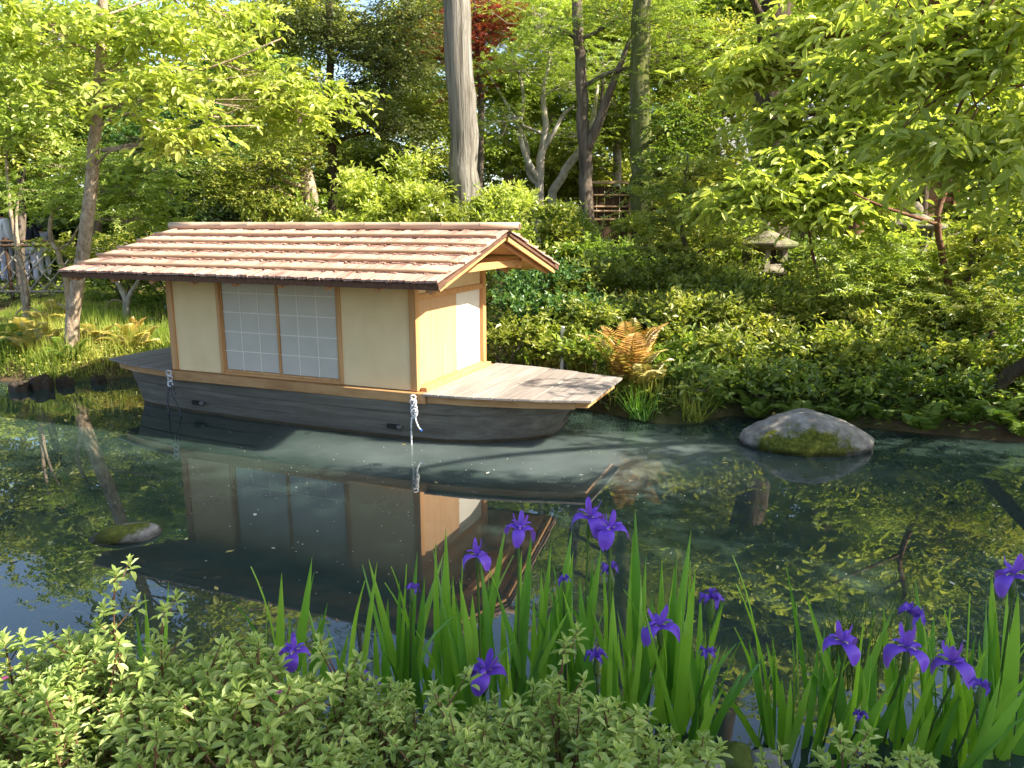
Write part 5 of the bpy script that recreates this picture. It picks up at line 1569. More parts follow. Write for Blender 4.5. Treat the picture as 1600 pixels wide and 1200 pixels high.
for k, (px_, py_, Y_, sz, mt_, n_, lab) in enumerate(FERN):
    p = at(px_, py_, Y_)
    r0 = random.Random(k)
    g = max(gzs(p.x, Y_), 0.02)
    o = thing("fern", lab, "fern", (p.x, Y_, g), 0, group="ferns on the far bank")
    for q in range(n_):
        a_ = 2 * PI * q / n_ + r0.uniform(-.25, .25)
        s_ = sz * r0.uniform(.8, 1.15)
        link("frond", FRM[mt_ if mt_ != 'l_rust' else r0.choice(('l_rust', 'l_rust', 'l_yellow', 'l_fern'))][r0.randrange(3) if mt_ != 'l_rust' else 0], o, (0, 0, 0), (r0.uniform(-.12, .12), -(.10 + .46 * ((q * .618) % 1)) if mt_ != 'l_rust' else -(.30 + .48 * ((q * .618) % 1)), a_), (s_, s_, s_))

# ------------------------------------------------------------------ grass, ground cover
rng = np.random.default_rng(8)


def scatter_grass(name, n, xr, yr, hmin, hmax, wid, mat, keep=None, lean=.35, clump=0):
    x = rng.uniform(*xr, n)
    y = rng.uniform(*yr, n)
    if clump:
        cx, cy_ = rng.uniform(*xr, clump), rng.uniform(*yr, clump)
        i_ = rng.integers(0, clump, n)
        x = cx[i_] + rng.normal(0, .09, n)
        y = cy_[i_] + rng.normal(0, .09, n)
    z = gz(x, y)
    ok = z > .03
    if keep is not None:
        ok &= keep(x, y)
    x, y, z = x[ok], y[ok], z[ok]
    n = len(x)
    th = rng.random(n) * 2 * PI
    D = np.stack([np.cos(th) * lean, np.sin(th) * lean, np.ones(n)], 1) + rng.normal(size=(n, 3)) * .15
    Nn = np.stack([-np.cos(th), -np.sin(th), .4 * np.ones(n)], 1) * -1
    h = rng.uniform(hmin, hmax, n)
    V_, F_, q = leaves(np.stack([x, y, z - .01], 1), D, Nn, h, np.full(n, wid) * (.7 + .6 * rng.random(n)), 'blade')
    r_ = np.repeat(np.clip(.5 * rng.random(n) + .25 + .25 * np.sin(x * 1.7 + y * 2.3), 0, 1), q)
    o = link(name, np_mesh(name, V_, F_, M[mat], r_))
    return tag(o, kind="stuff")


tag(scatter_grass("lawn_grass", 60000, (-10, -2.6), (9.7, 17.5), .05, .14, .007, 'l_grass'), "short sunny grass of the lawn on the left bank", "grass")
tag(scatter_grass("tall_grass", 11000, (-8.5, -2.6), (9.7, 12.6), .16, .42, .009, 'l_grass', lean=.7, clump=260), "long arching grass along the left bank", "grass")
tag(scatter_grass("bank_grass", 9000, (-2.5, 2.0), (7.6, 9.9), .12, .34, .009, 'l_grass', lean=.7, clump=200, keep=lambda x, y: (y - 6.93) * math.cos(BOAT_HD) + (x + .87) * math.sin(BOAT_HD) > 1.72), "long grass on the bank behind the boat", "grass")


def cover(name, label, n, xr, yr, L, W, mat, keep, hmax=.14):
    x = rng.uniform(*xr, n)
    y = rng.uniform(*yr, n)
    z = gz(x, y)
    ok = (z > .02) & keep(x, y)
    x, y, z = x[ok], y[ok], z[ok]
    n = len(x)
    P = np.stack([x, y, z + rng.random(n) * hmax], 1)
    th = rng.random(n) * 2 * PI
    D = np.stack([np.cos(th), np.sin(th), rng.normal(.1, .3, n)], 1)
    Nn = np.array([0, 0, 1.0]) + rng.normal(size=(n, 3)) * .4
    V_, F_, q = leaves(P, D, Nn, L * (.6 + .8 * rng.random(n)), W * (.6 + .8 * rng.random(n)), 'rhomb')
    o = link(name, np_mesh(name, V_, F_, M[mat], np.repeat(rng.random(n), q)))
    return tag(o, label, "ground cover", kind="stuff")


fs_ = lambda x: np.interp(x, SHORE[:, 0], SHORE[:, 1])
cover("ground_cover", "low leafy ground cover on the right bank under the shrubs", 22000, (-.5, 8), (6.2, 14), .06, .032, 'l_shrub', lambda x, y: (y > fs_(x) + .05))
cover("leaf_litter_plants", "mixed low plants under the trees behind the boat", 40000, (-14, 12), (10, 22), .08, .045, 'l_mid', lambda x, y: (y > fs_(x) + 1.5) & ~((x < -3) & (y < 16)), .2)
cover("shore_plants", "small yellowish plants on the left bank beside the water", 14000, (-9, -2.8), (9.5, 12), .045, .026, 'l_gold', lambda x, y: (y > fs_(x) + .02), .16)
cover("shore_cover", "dark leafy plants hanging along the right shore's waterline", 16000, (.9, 7), (5.9, 9), .085, .045, 'l_mid', lambda x, y: (y > fs_(x) - .02) & (y < fs_(x) + .55), .22)
# grass tussocks at the point beside the bow
tus = MB()
for k, (px_, py_, Y_, lab) in enumerate([(1003, 645, 7.72, "arching grass tussock at the water just right of the bow"), (1085, 650, 7.62, "pale grass tussock at the tip of the point")]):
    p = at(px_, py_, Y_)
    n = 90
    r1 = np.random.default_rng(40 + k)
    th = r1.random(n) * 2 * PI
    D = np.stack([np.cos(th) * .8, np.sin(th) * .8, np.ones(n)], 1) + r1.normal(size=(n, 3)) * .2
    Nn = np.stack([np.cos(th), np.sin(th), .4 * np.ones(n)], 1)
    V_, F_, q = leaves(r1.normal(size=(n, 3)) * np.array([.05, .05, 0]), D, Nn, r1.uniform(.2, .42, n), np.full(n, .008), 'blade')
    o = thing("grass_tussock", lab, "grass", (p.x, Y_, max(.02, gzs(p.x, Y_))))
    link("blades", np_mesh("blades", V_, F_, M['l_grass'] if k else M['l_iris'], np.repeat(r1.random(n), q)), o)
# ------------------------------------------------------------------ irises
def blade_mesh(seed, bend=0.0, curl=0.0, n=10):
    """unit-length iris leaf along +z, unit width across x; bend leans it along +y"""
    r0 = random.Random(seed)
    vs_, fs = [], []
    y, z, ang = 0.0, 0.0, 0.0
    for i in range(n + 1):
        t_ = i / n
        wd = .5 * (1 - .25 * abs(t_ - .35)) * (1.0 if t_ < .55 else max(.02, 1 - ((t_ - .55) / .45) ** 1.7))
        if i == 0:
            wd = .42
        vs_ += [(-wd, y + .0, z), (0, y - .006, z), (wd, y, z)]
        ang = bend * t_ + curl * max(0, t_ - .45) * 2.2
        y += math.sin(ang) / n
        z += math.cos(ang) / n
    for i in range(n):
        a = i * 3
        fs += [(a, a + 1, a + 4, a + 3), (a + 1, a + 2, a + 5, a + 4)]
    F_ = np.array(fs)
    return np_mesh("leaf", np.array(vs_), F_, M['l_iris'], np.full(len(F_), r0.random()), smooth=True)


BL = [blade_mesh(q, [.05, .15, .28, .1, .4, .2, .0, .32][q], [0, 0, .15, .1, .35, 0, .05, 1.3][q]) for q in range(8)]


def petal_mesh(name, length, width, mat, prof, cup=.0, stripe=False, ruffle=.1, seed=0, n=8, m_=6):
    """prof(t) -> (out, up) along the petal; widens then rounds off"""
    def fn(a, c):
        o_, u_ = prof(c)
        wd = width * (.16 + .84 * math.sin(PI * min(1, c * .93 + .02)) ** .75) * (1 if c < .97 else .5)
        s_ = (a - .5) * 2
        rf = ruffle * width * math.sin(s_ * 7 + c * 5 + seed) * abs(s_) * c
        return (o_ * length, s_ * wd * .5, u_ * length + rf - cup * width * (1 - s_ * s_) * 0 + cup * width * s_ * s_)
    b = MB().grid(fn, m_, n)
    V_ = np.array(b.v)
    F_ = np.array(b.f)
    rr = np.array([.25 + .75 * (abs((f_[0] % (m_ + 1)) / m_ - .42)) for f_ in b.f])
    return np_mesh(name, V_, F_, mat, rr, smooth=True)


fall = [petal_mesh("petal", .078, .048, M['petal'], lambda t_: (math.sin(t_ * 1.9) * .62 + .05 * t_, .26 * math.sin(t_ * 2.2) - .78 * t_ ** 2.0), cup=-.12, seed=q, ruffle=.12) for q in range(3)]
stand = [petal_mesh("petal", .06, .020, M['petal'], lambda t_: (.28 * t_ + .08 * math.sin(3 * t_), t_), cup=.15, seed=q, ruffle=.08) for q in range(2)]
style = petal_mesh("style_arm", .045, .014, M['petal'], lambda t_: (t_ * .9, .35 * math.sin(2.4 * t_)), cup=-.2, ruffle=.02)
wfall = [petal_mesh("petal", .050, .016, M['petal_w'], lambda t_: (.75 * t_ + .1 * math.sin(5 * t_), .30 * math.sin(2.6 * t_) - .35 * t_ ** 2), cup=.5, seed=q, ruffle=.5) for q in range(2)]
spathe = MB()
lathe(spathe, [(.003, 0), (.008, .015), (.0095, .035), (.006, .06), (.002, .072)], 8)
sp_me = spathe.mesh("flower", M['iris_stem'], smooth=True)
signal = petal_mesh("petal_stripe", .04, .006, leaf_mat("iris_signal", (.62, .56, .35), (.7, .66, .5), trans=.3), lambda t_: (math.sin(t_ * 1.0) * .72 + .04 * t_, .06 + .20 * math.sin(t_ * 1.2) - .22 * t_ ** 2.0), ruffle=0)

LEAFY = [  # tip px, tip py, base px, base py, Y, width m, blade
    # tall middle bed
    (576, 874, 640, 1075, 2.86, .030, 0), (602, 910, 682, 1080, 2.82, .042, 2), (652, 861, 632, 1070, 2.9, .028, 1), (696, 827, 700, 1085, 2.84, .040, 0), (680, 850, 688, 1090, 2.88, .034, 6), (664, 900, 640, 1060, 2.84, .032, 1), (585, 975, 592, 1090, 2.82, .028, 6), (606, 935, 600, 1080, 2.86, .034, 3),
    (790, 820, 742, 1080, 2.84, .036, 5), (832, 828, 790, 1090, 2.82, .042, 1), (750, 869, 775, 1095, 2.8, .034, 3), (815, 860, 800, 1080, 2.88, .03, 0), (770, 900, 722, 1080, 2.9, .034, 1), (718, 905, 755, 1090, 2.76, .036, 0), (738, 930, 742, 1095, 2.74, .044, 0), (760, 880, 805, 1100, 2.8, .028, 2), (700, 985, 735, 1090, 2.7, .03, 6),
    (894, 828, 846, 1075, 2.86, .040, 5), (896, 860, 858, 1085, 2.88, .036, 0), (846, 888, 850, 1090, 2.82, .032, 6), (940, 855, 890, 1090, 2.84, .042, 5), (905, 905, 935, 1100, 2.72, .044, 3), (870, 920, 868, 1095, 2.78, .034, 0), (958, 925, 960, 1120, 2.62, .046, 6), (926, 870, 915, 1080, 2.9, .03, 1), (835, 930, 832, 1085, 2.8, .028, 0),
    (992, 797, 1008, 1085, 2.82, .044, 3), (990, 835, 975, 1090, 2.84, .034, 0), (1010, 870, 985, 1100, 2.8, .030, 5), (1080, 829, 1035, 1090, 2.82, .036, 5), (1057, 872, 1040, 1095, 2.84, .032, 1), (1034, 872, 1030, 1095, 2.86, .030, 0), (1086, 891, 1062, 1140, 2.6, .040, 0), (1020, 925, 1000, 1110, 2.7, .034, 1), (975, 920, 1000, 1110, 2.68, .032, 4), (1095, 925, 1085, 1110, 2.8, .026, 0), (1125, 1008, 1095, 1140, 2.66, .034, 2), (1150, 1005, 1080, 1160, 2.55, .03, 4), (1130, 1075, 1090, 1170, 2.5, .034, 2), (1165, 1040, 1100, 1150, 2.6, .026, 4),
    (725, 955, 690, 1085, 2.72, .026, 7), (806, 1000, 775, 1095, 2.68, .028, 7), (868, 945, 880, 1090, 2.76, .026, 7), (590, 1010, 625, 1085, 2.74, .026, 4), (650, 985, 705, 1095, 2.68, .032, 2), (1200, 1020, 1090, 1090, 2.7, .024, 4),
    (708, 900, 715, 1090, 2.92, .03, 0), (862, 850, 825, 1080, 2.94, .03, 5), (1065, 930, 1055, 1100, 2.78, .03, 6), (945, 990, 945, 1110, 2.64, .034, 0), (785, 945, 790, 1090, 2.76, .036, 6), (640, 940, 660, 1090, 2.78, .032, 3), (612, 885, 648, 1085, 2.92, .026, 2),
    # left clump
    (393, 885, 432, 1030, 2.84, .032, 2), (440, 895, 428, 1030, 2.82, .034, 0), (488, 872, 440, 1035, 2.84, .040, 5), (362, 940, 424, 1035, 2.8, .034, 4), (452, 965, 448, 1040, 2.78, .026, 0), (503, 958, 462, 1045, 2.8, .028, 5), (475, 1000, 470, 1050, 2.76, .026, 0), (212, 960, 226, 1040, 2.75, .022, 1), (226, 928, 232, 1040, 2.8, .022, 0), (515, 985, 480, 1055, 2.74, .028, 5), (545, 985, 512, 1060, 2.8, .03, 5), (510, 978, 535, 1060, 2.78, .026, 2), (556, 1010, 545, 1065, 2.74, .026, 0),
    # right bed
    (1148, 980, 1200, 1150, 2.7, .038, 2), (1118, 1068, 1200, 1165, 2.62, .034, 2), (1170, 1000, 1205, 1150, 2.68, .03, 3), (1190, 1065, 1212, 1160, 2.62, .030, 0), (1222, 1060, 1226, 1160, 2.6, .034, 0), (1236, 1060, 1234, 1165, 2.58, .036, 6), (1280, 1000, 1255, 1160, 2.64, .036, 1), (1298, 985, 1275, 1160, 2.66, .034, 1), (1232, 1020, 1330, 1150, 2.64, .040, 4), (1310, 1020, 1320, 1155, 2.62, .038, 3), (1395, 955, 1300, 1140, 2.6, .034, 5), (1322, 1005, 1390, 1150, 2.66, .036, 2), (1380, 945, 1395, 1120, 2.74, .026, 0), (1430, 900, 1448, 1120, 2.72, .028, 1), (1400, 1062, 1310, 1190, 2.45, .036, 5), (1460, 960, 1440, 1130, 2.66, .036, 1), (1475, 950, 1490, 1130, 2.72, .030, 2), (1402, 1030, 1415, 1150, 2.6, .032, 0),
    (1550, 895, 1560, 1110, 2.66, .042, 0), (1575, 920, 1572, 1120, 2.6, .05, 6), (1592, 925, 1585, 1120, 2.56, .05, 0), (1530, 1000, 1540, 1140, 2.62, .038, 0), (1545, 965, 1555, 1130, 2.64, .034, 1), (1610, 1070, 1500, 1180, 2.42, .040, 5), (1480, 1055, 1470, 1160, 2.55, .034, 3), (1620, 960, 1600, 1130, 2.6, .04, 1), (1565, 1050, 1520, 1150, 2.5, .036, 5), (1500, 1020, 1520, 1150, 2.58, .032, 2), (1440, 1040, 1470, 1150, 2.56, .034, 2), (1350, 1050, 1360, 1160, 2.58, .032, 0), (1370, 1010, 1352, 1150, 2.62, .03, 1), (1600, 1120, 1510, 1190, 2.4, .036, 4), (1460, 1100, 1440, 1180, 2.46, .03, 0),
]
FLOW = [  # px, py, kind, size, facing, word
    (810, 826, 'open', .95, 0.4, "drooping violet iris bloom above the middle of the bed"),
    (746, 868, 'open', .92, 1.3, "compact violet iris bloom left in the tall bed"),
    (643, 920, 'wilt', .9, 0, "wilted dark iris bloom at the left of the tall bed"),
    (920, 808, 'open', 1.12, .9, "tall violet iris bloom highest in the bed"),
    (954, 826, 'open', 1.0, 2.2, "violet iris bloom hanging beside the highest bloom"),
    (881, 906, 'wilt', .85, 1, "wilted iris bloom amid the tall leaves"),
    (957, 890, 'wilt', 1.15, .4, "half-faded iris bloom below the highest pair"),
    (1034, 980, 'open', 1.15, 1.7, "large violet iris bloom in front of the tall bed"),
    (1112, 935, 'wilt', 1.35, .7, "drooping iris bloom at the right of the tall bed"),
    (932, 1025, 'wilt', 1.1, 2, "wilted iris bloom low above the azaleas"),
    (757, 1050, 'open', 1.25, .2, "violet iris bloom half hidden behind the azaleas"),
    (577, 1072, 'open', .9, 1, "violet iris bloom peeking out over the azaleas"),
    (460, 1018, 'open', .95, 2.6, "violet iris bloom by the left clump of leaves"),
    (1320, 1003, 'open', 1.0, .8, "violet iris bloom at the left of the right bed"),
    (1425, 962, 'wilt', 1.4, .3, "faded spreading iris bloom in the right bed"),
    (1418, 1015, 'open', 1.2, 1.0, "large violet iris bloom in the right bed"),
    (1493, 1037, 'open', 1.1, 2.9, "violet iris bloom right in the right bed"),
    (1586, 900, 'open', 1.15, 1.5, "tall violet iris bloom at the picture's right edge"),
    (1530, 1072, 'wilt', 1.0, .5, "wilted iris bloom at the right of the right bed"),
    (1106, 1018, 'wilt', .85, 2.4, "small wilted iris bloom between the beds"),
    (1342, 1118, 'wilt', .9, 1.1, "small faded iris bloom low in the right bed"),
]
# plants: leaves gathered into fans by the place of their roots
roots = [(235, "thin iris shoots behind the azaleas at the left"), (450, "short iris fan left of the tall bed"), (540, "small iris fan between the left fan and the tall bed"), (630, "leftmost iris fan of the tall bed"), (690, "iris fan second from the left in the tall bed"), (745, "iris fan third from the left in the tall bed"),
         (795, "iris fan left of the middle of the tall bed"), (850, "iris fan at the middle of the tall bed"), (900, "iris fan right of the middle of the tall bed"), (955, "iris fan with the broad upright leaf in the tall bed"), (1010, "iris fan with the tallest leaf in the tall bed"), (1060, "rightmost upright iris fan of the tall bed"), (1095, "sprawling iris fan at the right end of the tall bed"),
         (1215, "leftmost iris fan of the right bed"), (1275, "iris fan second from the left in the right bed"), (1335, "iris fan with crossing leaves in the right bed"), (1400, "iris fan at the middle of the right bed"), (1465, "iris fan below the large bloom in the right bed"), (1525, "low iris fan near the right edge"), (1580, "tall broad iris fan at the right edge")]
rf_ = random.Random(3)
plants = []
for (rx_, lab) in roots:
    mem = [l_ for l_ in LEAFY if min(roots, key=lambda q: abs(q[0] - l_[2]))[0] == rx_]
    if not mem:
        plants.append(None)
        continue
    Ym = sum(l_[4] for l_ in mem) / len(mem)
    b0 = at(sum(l_[2] for l_ in mem) / len(mem), 1100, Ym)
    zb = max(-.02, gzs(b0.x, Ym))
    o = thing("iris_plant", lab, "iris", (b0.x, Ym, zb), group="irises along the near bank")
    plants.append(o)
    for (tx, ty, bx_, by_, Y_, wd, bi) in mem:
        tip = at(tx, ty, Y_ + rf_.uniform(-.04, .04))
        rt = at(bx_, by_, Y_)
        root = Vector((b0.x + (rt.x - b0.x) * 1.0, Y_ * .55 + Ym * .45, zb - .03))
        # the leaf runs from the root through its visible foot to the tip
        me = BL[bi]
        tipl = me.vertices[-2].co
        d_m = Vector((0, tipl.y, tipl.z))
        d_w = tip - root
        # frame: x across (facing the camera, turned a little), z-y plane holds the bend; bend towards the lean side
        lean = Vector((d_w.x, d_w.y * .3, 0))
        ydir = lean.normalized() if lean.length > .03 else Vector((1, 0, 0))
        if tipl.y > .25:
            # strongly bent leaf: bend plane is the plane of lean
            zc = d_w.normalized()
        fwd = d_w.normalized()
        face = Vector((rf_.uniform(-.7, .7), -1, .15)).normalized()
        xax = fwd.cross(face).normalized()
        yax = fwd.cross(xax)
        if tipl.y > .12:
            # turn so the bend happens sideways where the leaf leans
            yax = (ydir - fwd * ydir.dot(fwd)).normalized()
            ca = rf_.uniform(.5, 1.0)
            yax = (yax * ca + (fwd.cross(yax)) * math.sqrt(1 - ca * ca) * .8).normalized()
            xax = yax.cross(fwd).normalized()
        ln_ = d_w.length / d_m.length
        mrot = Matrix((xax, yax, fwd)).transposed()
        # rotate so that the mesh chord matches fwd
        al = math.atan2(d_m.y, d_m.z)
        mrot = mrot @ Matrix.Rotation(al, 3, 'X')
        lo = link("leaf", me, o)
        lo.matrix_local = Matrix.Translation(root - Vector(o.location)) @ mrot.to_4x4() @ Matrix.Diagonal((wd * 1.12, ln_, ln_, 1))
    # filler leaves low in the fan
    for q in range(7 if rx_ > 600 else 3):
        me = BL[rf_.randrange(4)]
        s_ = rf_.uniform(.4, .78)
        lo = link("leaf", me, o, (rf_.uniform(-.06, .06), rf_.uniform(-.1, .1), -.03), (rf_.uniform(-.2, .2), rf_.uniform(-.35, .35), rf_.uniform(0, 6.28)), (rf_.uniform(.022, .036), s_, s_))
for (fx, fy, kind_, sz, fa, lab) in FLOW:
    i_ = min((q for q in range(len(roots)) if plants[q] is not None), key=lambda q: abs(roots[q][0] - fx))
    o = plants[i_]
    Yc = o.location.y + rf_.uniform(-.12, .02) - (.12 if fy > 960 else 0)
    P_ = at(fx, fy, Yc)
    foot = Vector((o.location.x + (P_.x - o.location.x) * .7 + rf_.uniform(-.02, .02), o.location.y, o.location.z))
    neck = P_ - Vector((0, 0, .065 * sz))
    sb = MB()
    sb.tube([q - Vector(o.location) for q in rope_path([foot, foot.lerp(neck, .5) + Vector((rf_.uniform(-.012, .012), 0, 0)), neck + Vector((0, 0, .005))], 4)], .0048, 6, cap=False)
    sb.build("flower_stalk", M['iris_stem'], o, smooth=True)
    sz *= 1.16
    fl = link("flower", sp_me, o, neck - Vector(o.location) - Vector((0, 0, .012)), (rf_.uniform(-.1, .1), rf_.uniform(-.1, .1), fa), (sz, sz, sz))
    tag(fl, lab)
    if kind_ == 'open':
        for q in range(3):
            a_ = q * 2 * PI / 3
            f1 = link("petal", fall[q], fl, (0, 0, .066), (0, rf_.uniform(-.2, .2), a_), (1, rf_.uniform(.85, 1.15), rf_.uniform(.85, 1.1)))
            link("petal_stripe", signal, fl, (0, 0, .0695), (0, 0, a_))
            link("petal", stand[q % 2], fl, (0, 0, .066), (rf_.uniform(-.2, .2), rf_.uniform(-.1, .3), a_ + PI / 3))
            link("style_arm", style, fl, (0, 0, .071), (0, -.15, a_))
    else:
        for q in range(6):
            a_ = q * PI / 3 + rf_.uniform(-.3, .3)
            link("petal", wfall[q % 2], fl, (0, 0, .066), (rf_.uniform(-.5, .5), rf_.uniform(-.5, .4), a_), (rf_.uniform(.7, 1.1),) * 3)

# wispy seed grass in the right iris bed
r1 = np.random.default_rng(91)
n = 70
p = at(1330, 1110, 2.75)
th = r1.uniform(-.7, .7, n)
gb = MB()
for q in range(n):
    x0 = r1.normal() * .07
    h_ = r1.uniform(.22, .46)
    ax_ = th[q] * .45
    gb.tube(rope_path([(x0, r1.normal() * .03, 0), (x0 + ax_ * h_ * .45, 0, h_ * .6), (x0 + ax_ * h_ * 1.1, r1.normal() * .02, h_ * .95), (x0 + ax_ * h_ * 1.6, r1.normal() * .03, h_ * .93)], 2), [.0012] * 7, 3, cap=False)
sg_ = thing("seed_grass", "wispy pale seed grass amid the right iris bed", "grass", (p.x, 2.75, .18))
gb.build("stalks", M['l_grass'], sg_)

# ------------------------------------------------------------------ azalea hedge in the foreground
def sprig_mesh(seed, tall=False):
    rng = np.random.default_rng(seed)
    P, D, Nn, Ls, Ws = [], [], [], [], []
    h = .15 if not tall else .26
    stem = [(0, 0, -.10), (rng.normal() * .006, rng.normal() * .006, h * .4), (rng.normal() * .012, rng.normal() * .012, h)]
    tb = MB()
    tb.tube(rope_path(stem, 3), [.003, .0028, .0026, .0024, .0022, .002, .0016], 5, cap=False)
    tips = [Vector(stem[-1])]
    for q in range(rng.integers(2, 5)):
        a = rng.random() * 2 * PI
        s_ = Vector((0, 0, h * rng.uniform(.25, .7)))
        e = s_ + Vector((math.cos(a), math.sin(a), rng.uniform(.7, 1.3))) * rng.uniform(.04, .075)
        tb.tube([s_, s_.lerp(e, .5) + Vector((0, 0, -.004)), e], [.002, .0018, .0013], 4, cap=False)
        tips.append(e)
    for tp in tips:
        n_ = rng.integers(9, 15)
        a = np.arange(n_) * 2.4 + rng.random() * 6
        el = np.linspace(-.15, 1.15, n_) + rng.normal(size=n_) * .12
        P.append(np.array(tp)[None] - np.stack([0 * a, 0 * a, np.linspace(.030, 0, n_)], 1))
        D.append(np.stack([np.cos(a) * np.cos(el), np.sin(a) * np.cos(el), np.sin(el)], 1))
        Nn.append(np.stack([-np.cos(a) * np.sin(el), -np.sin(a) * np.sin(el), np.cos(el)], 1) + rng.normal(size=(n_, 3)) * .15)
        l_ = .036 * (1.05 - .4 * np.linspace(0, 1, n_)) * rng.uniform(.85, 1.15, n_)
        Ls.append(l_)
        Ws.append(l_ * rng.uniform(.34, .44, n_))
    # scattered lower leaves
    n_ = 14
    a = rng.random(n_) * 2 * PI
    zz = rng.uniform(-.06, h * .8, n_)
    P.append(np.stack([0 * a, 0 * a, zz], 1))
    D.append(np.stack([np.cos(a), np.sin(a), rng.normal(.2, .3, n_)], 1))
    Nn.append(np.array([[0, 0, 1.0]]) + rng.normal(size=(n_, 3)) * .25)
    Ls.append(np.full(n_, .034))
    Ws.append(np.full(n_, .0135))
    V_, F_, q = leaves(np.concatenate(P), np.concatenate(D), np.concatenate(Nn), np.concatenate(Ls), np.concatenate(Ws), 'oval')
    n0, m0 = len(V_), len(F_)
    V_ = np.concatenate([V_, np.array([tuple(v_) for v_ in tb.v])])
    F_ = np.concatenate([F_, np.array(tb.f) + n0])
    rr = np.concatenate([np.repeat(np.clip(rng.random(m0 // 2) * .8 + .1, 0, 1), 2), np.zeros(len(F_) - m0)])
    me = np_mesh("sprig", V_, F_, M['l_azalea'], rr, smooth=False)
    me.materials.append(M['b_red'])
    mi = np.zeros(len(F_), dtype=np.int32)
    mi[m0:] = 1
    me.polygons.foreach_set("material_index", mi)
    return me


SPR = [sprig_mesh(40 + q) for q in range(9)]
SPT = [sprig_mesh(60 + q, True) for q in range(3)]
BUSH = [  # px range, crest py, label
    (-120, 130, 985, "pale green azalea bush at the bottom left corner"),
    (130, 330, 1000, "pale green azalea bush left of the short iris fan"),
    (330, 560, 1030, "pale green azalea bush below the short iris fan"),
    (560, 790, 1062, "pale green azalea bush below the left half of the tall iris bed"),
    (790, 1060, 1085, "pale green azalea bush below the right half of the tall iris bed"),
    (1225, 1570, 1172, "pale azalea tips at the bottom edge below the right iris bed"),
]
ra = random.Random(12)
for bi, (xa, xb, cp, lab) in enumerate(BUSH):
    Yc = 1.98 if bi < 5 else 1.85
    mid = at((xa + xb) / 2, cp, Yc)
    g = gzs(mid.x, 1.75)
    o = thing("azalea_bush", lab, "azalea", (mid.x, 1.75, g), group="azalea hedge on the near bank")
    wm = (xb - xa) / FPX * 2.25
    crest = mid.z - .09
    nn = int(wm * 190) if bi < 5 else 34
    pts_ = []
    tries = 0
    while len(pts_) < nn and tries < nn * 40:
        tries += 1
        x = mid.x + ra.uniform(-.56, .56) * wm
        y = ra.uniform(1.30, 2.14)
        if all((x - q[0]) ** 2 + (y - q[1]) ** 2 > .043 ** 2 for q in pts_):
            pts_.append((x, y))
    rngb = np.random.default_rng(800 + bi)

    def top_z(x, y):
        loc_c = float(np.interp(800 + x / Yc * FPX * .95, [-120, 30, 230, 440, 680, 920, 1060, 1225, 1400, 1570], [.82, .815, .79, .745, .685, .635, .555, .47, .52, .47]))
        dd = y - 1.92
        return loc_c - .085 - (dd * dd * .9 if dd < 0 else dd * dd * 7.0) + .028 * math.sin(x * 13 + y * 9) + .02 * math.sin(x * 29 - y * 17)
    for (x, y) in pts_:
        s_ = ra.uniform(.7, 1.3)
        tall = ra.random() < .05
        link("sprig", (SPT if tall else SPR)[ra.randrange(3 if tall else 9)], o, (x - mid.x, y - 1.75, top_z(x, y) - g - .05), (ra.uniform(-.3, .3), ra.uniform(-.3, .3), ra.uniform(0, 6.28)), (s_, s_, s_))
    # inner leaves and stems below the tips
    n_ = int(wm * 7000) if bi < 5 else 900
    x = mid.x + rngb.uniform(-.55, .55, n_) * wm
    y = rngb.uniform(1.3, 2.2, n_)
    zt2 = np.array([top_z(a, b) for a, b in zip(x, y)]) - .02
    z = zt2 - rngb.random(n_) ** 1.3 * .30
    ok = z > gz(x, y)
    x, y, z = x[ok], y[ok], z[ok]
    n_ = len(x)
    th = rngb.random(n_) * 2 * PI
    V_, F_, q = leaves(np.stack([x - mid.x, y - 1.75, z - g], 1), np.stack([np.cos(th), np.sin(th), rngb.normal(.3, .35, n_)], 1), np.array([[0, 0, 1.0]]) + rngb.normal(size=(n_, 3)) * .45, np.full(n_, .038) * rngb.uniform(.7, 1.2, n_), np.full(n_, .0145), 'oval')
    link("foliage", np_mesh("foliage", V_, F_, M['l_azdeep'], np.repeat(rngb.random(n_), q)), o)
    sb = MB()
    for q in range(26):
        a = ra.uniform(-.5, .5) * wm
        y_ = ra.uniform(1.4, 2.05)
        zt2 = top_z(mid.x + a, y_) - g
        sb.tube(jitter_path(Vector((a * .7, (y_ - 1.75) * .6, -.05)), Vector((a, y_ - 1.75, zt2)), rngb, 4, .12), [.007, .006, .005, .004, .002], 5, cap=False)
    sb.build("stems", M['b_red'], o, smooth=True)
# tall single shoots and two pink flowers
for px_, py_, lab in ((170, 905, "tall azalea shoot standing above the hedge at the left"), (245, 960, "reddish azalea shoot standing above the hedge left of the short iris fan")):
    p = at(px_, py_, 1.95)
    o = thing("azalea_shoot", lab, "azalea", (p.x, 1.95, .75))
    link("sprig", SPT[1], o, (0, 0, p.z - .75 - .24), (0, 0, 1.0), (1.0, 1.0, 1.0))
    MB().tube([(0, 0, -.2), (.004, 0, p.z - .75 - .2)], .0035, 5).build("stem", M['b_red'], o)
for k, (px_, py_) in enumerate(((436, 1082), (8, 1060))):
    p = at(px_, py_, 1.85)
    o = thing("azalea_flower", ["small pink azalea flower among the hedge leaves left of centre", "small pink azalea flower at the left edge of the hedge"][k], "flower", p)
    for q in range(5):
        pm = petal_mesh("petal", .011, .008, M['pinkflower'], lambda t_: (.8 * t_, .5 * t_ - .3 * t_ * t_), ruffle=.05)
        link("petal", pm, o, (0, 0, 0), (0, 0, q * 2 * PI / 5))

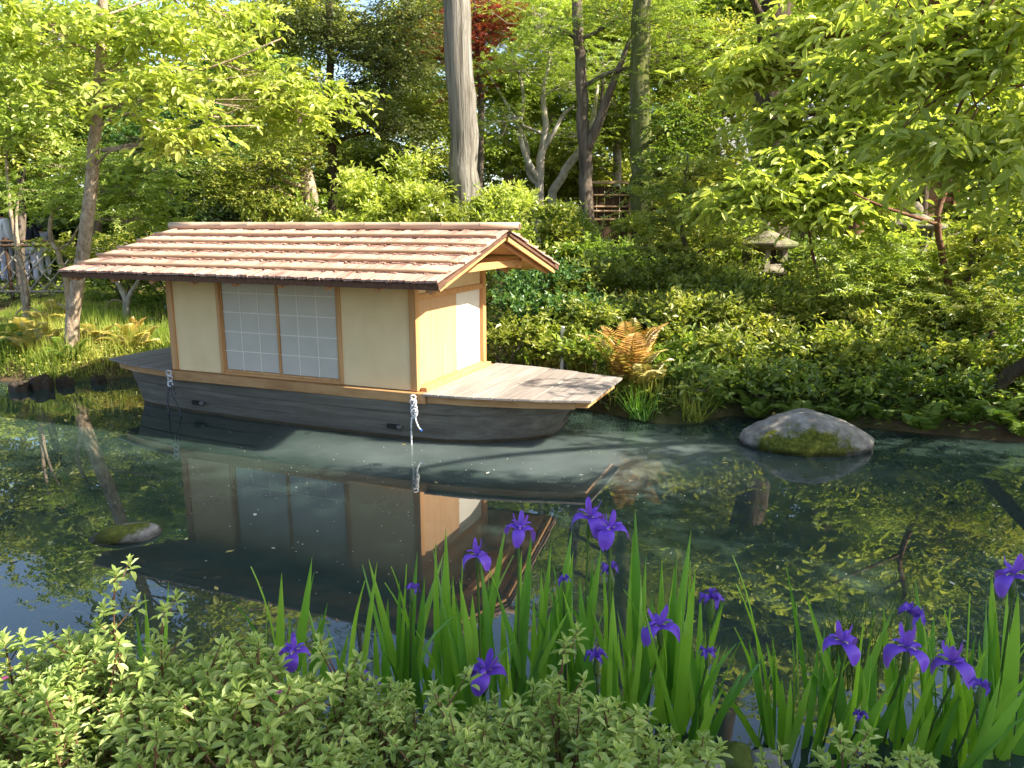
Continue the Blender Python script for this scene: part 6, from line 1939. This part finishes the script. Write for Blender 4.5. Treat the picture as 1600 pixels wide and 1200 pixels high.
# ------------------------------------------------------------------ things floating on the water
r1 = np.random.default_rng(17)
n = 360
px_ = r1.uniform(60, 1560, n)
py_ = np.concatenate([r1.normal(735, 40, n // 2), r1.uniform(690, 960, n - n // 2)])
pos = np.array([tuple(onz(a, b, .004)) for a, b in zip(px_, py_)])
lc = pos - np.array(A0)
lu = lc @ np.array(U)
lv = lc @ np.array(VV)
ok = ~((lu > -4) & (lu < 1.3) & (lv > -.1) & (lv < 1.7)) & (gz(pos[:, 0], pos[:, 1]) < -.1)
pos = pos[ok]
n = len(pos)
th = r1.random(n) * 2 * PI
V_, F_, q = leaves(pos, np.stack([np.cos(th), np.sin(th), 0 * th], 1), np.array([[0, 0, 1.0]]) + 0 * pos, r1.uniform(.006, .017, n), r1.uniform(.005, .010, n), 'rhomb')
V_[:, 2] = np.maximum(V_[:, 2], .003)
tag(link("floating_petals", np_mesh("floating_petals", V_, F_, M['petalwhite'], np.repeat(r1.random(n), q))), "tiny pale petals scattered over the pond surface", "petals", kind="stuff")
FL = [(1128, 723, .055, "floatleaf", "yellow leaf floating between the boat and the boulder"), (1492, 914, .045, "petalwhite", "white petal floating left of the tall right-edge iris"), (636, 694, .05, "floatleaf", "yellow leaf caught at the foot of the white mooring rope"), (398, 802, .06, "petalwhite", "pale curled leaf floating before the houseboat"), (352, 863, .055, "floatleaf", "narrow leaf floating right of the small mossy rock"),
      (340, 922, .05, "floatleaf", "tan leaf floating in the sky reflection"), (30, 874, .06, "floatleaf", "narrow leaf floating at the left edge of the pond"), (678, 753, .05, "floatleaf", "yellow leaf floating below the bow"), (760, 740, .045, "petalwhite", "pale curled petal floating below the bow"), (430, 857, .03, "petalwhite", "round white petal floating in the boat's reflection"), (1330, 795, .04, "floatleaf", "brown leaf floating in the right-hand shade"), (905, 742, .035, "petalwhite", "white petal floating in the sunlit patch")]
fl_me = {}
for mt_ in ("floatleaf", "petalwhite"):
    V_, F_, q = leaves(np.zeros((1, 3)), np.array([[1.0, 0, 0]]), np.array([[0, 0, 1.0]]), np.array([1.0]), np.array([.42]), 'oval')
    V_[:, 2] = np.abs(V_[:, 2]) * .6
    fl_me[mt_] = np_mesh("fallen_leaf", V_, F_, M[mt_], np.array([.4, .6]))
for k, (a, b, s_, mt_, lab) in enumerate(FL):
    p = onz(a, b, .004)
    tag(link("fallen_leaf", fl_me[mt_], None, p, (0, 0, k * 1.7), (s_, s_, s_)), lab, "leaf", "leaves and petals floating on the pond")
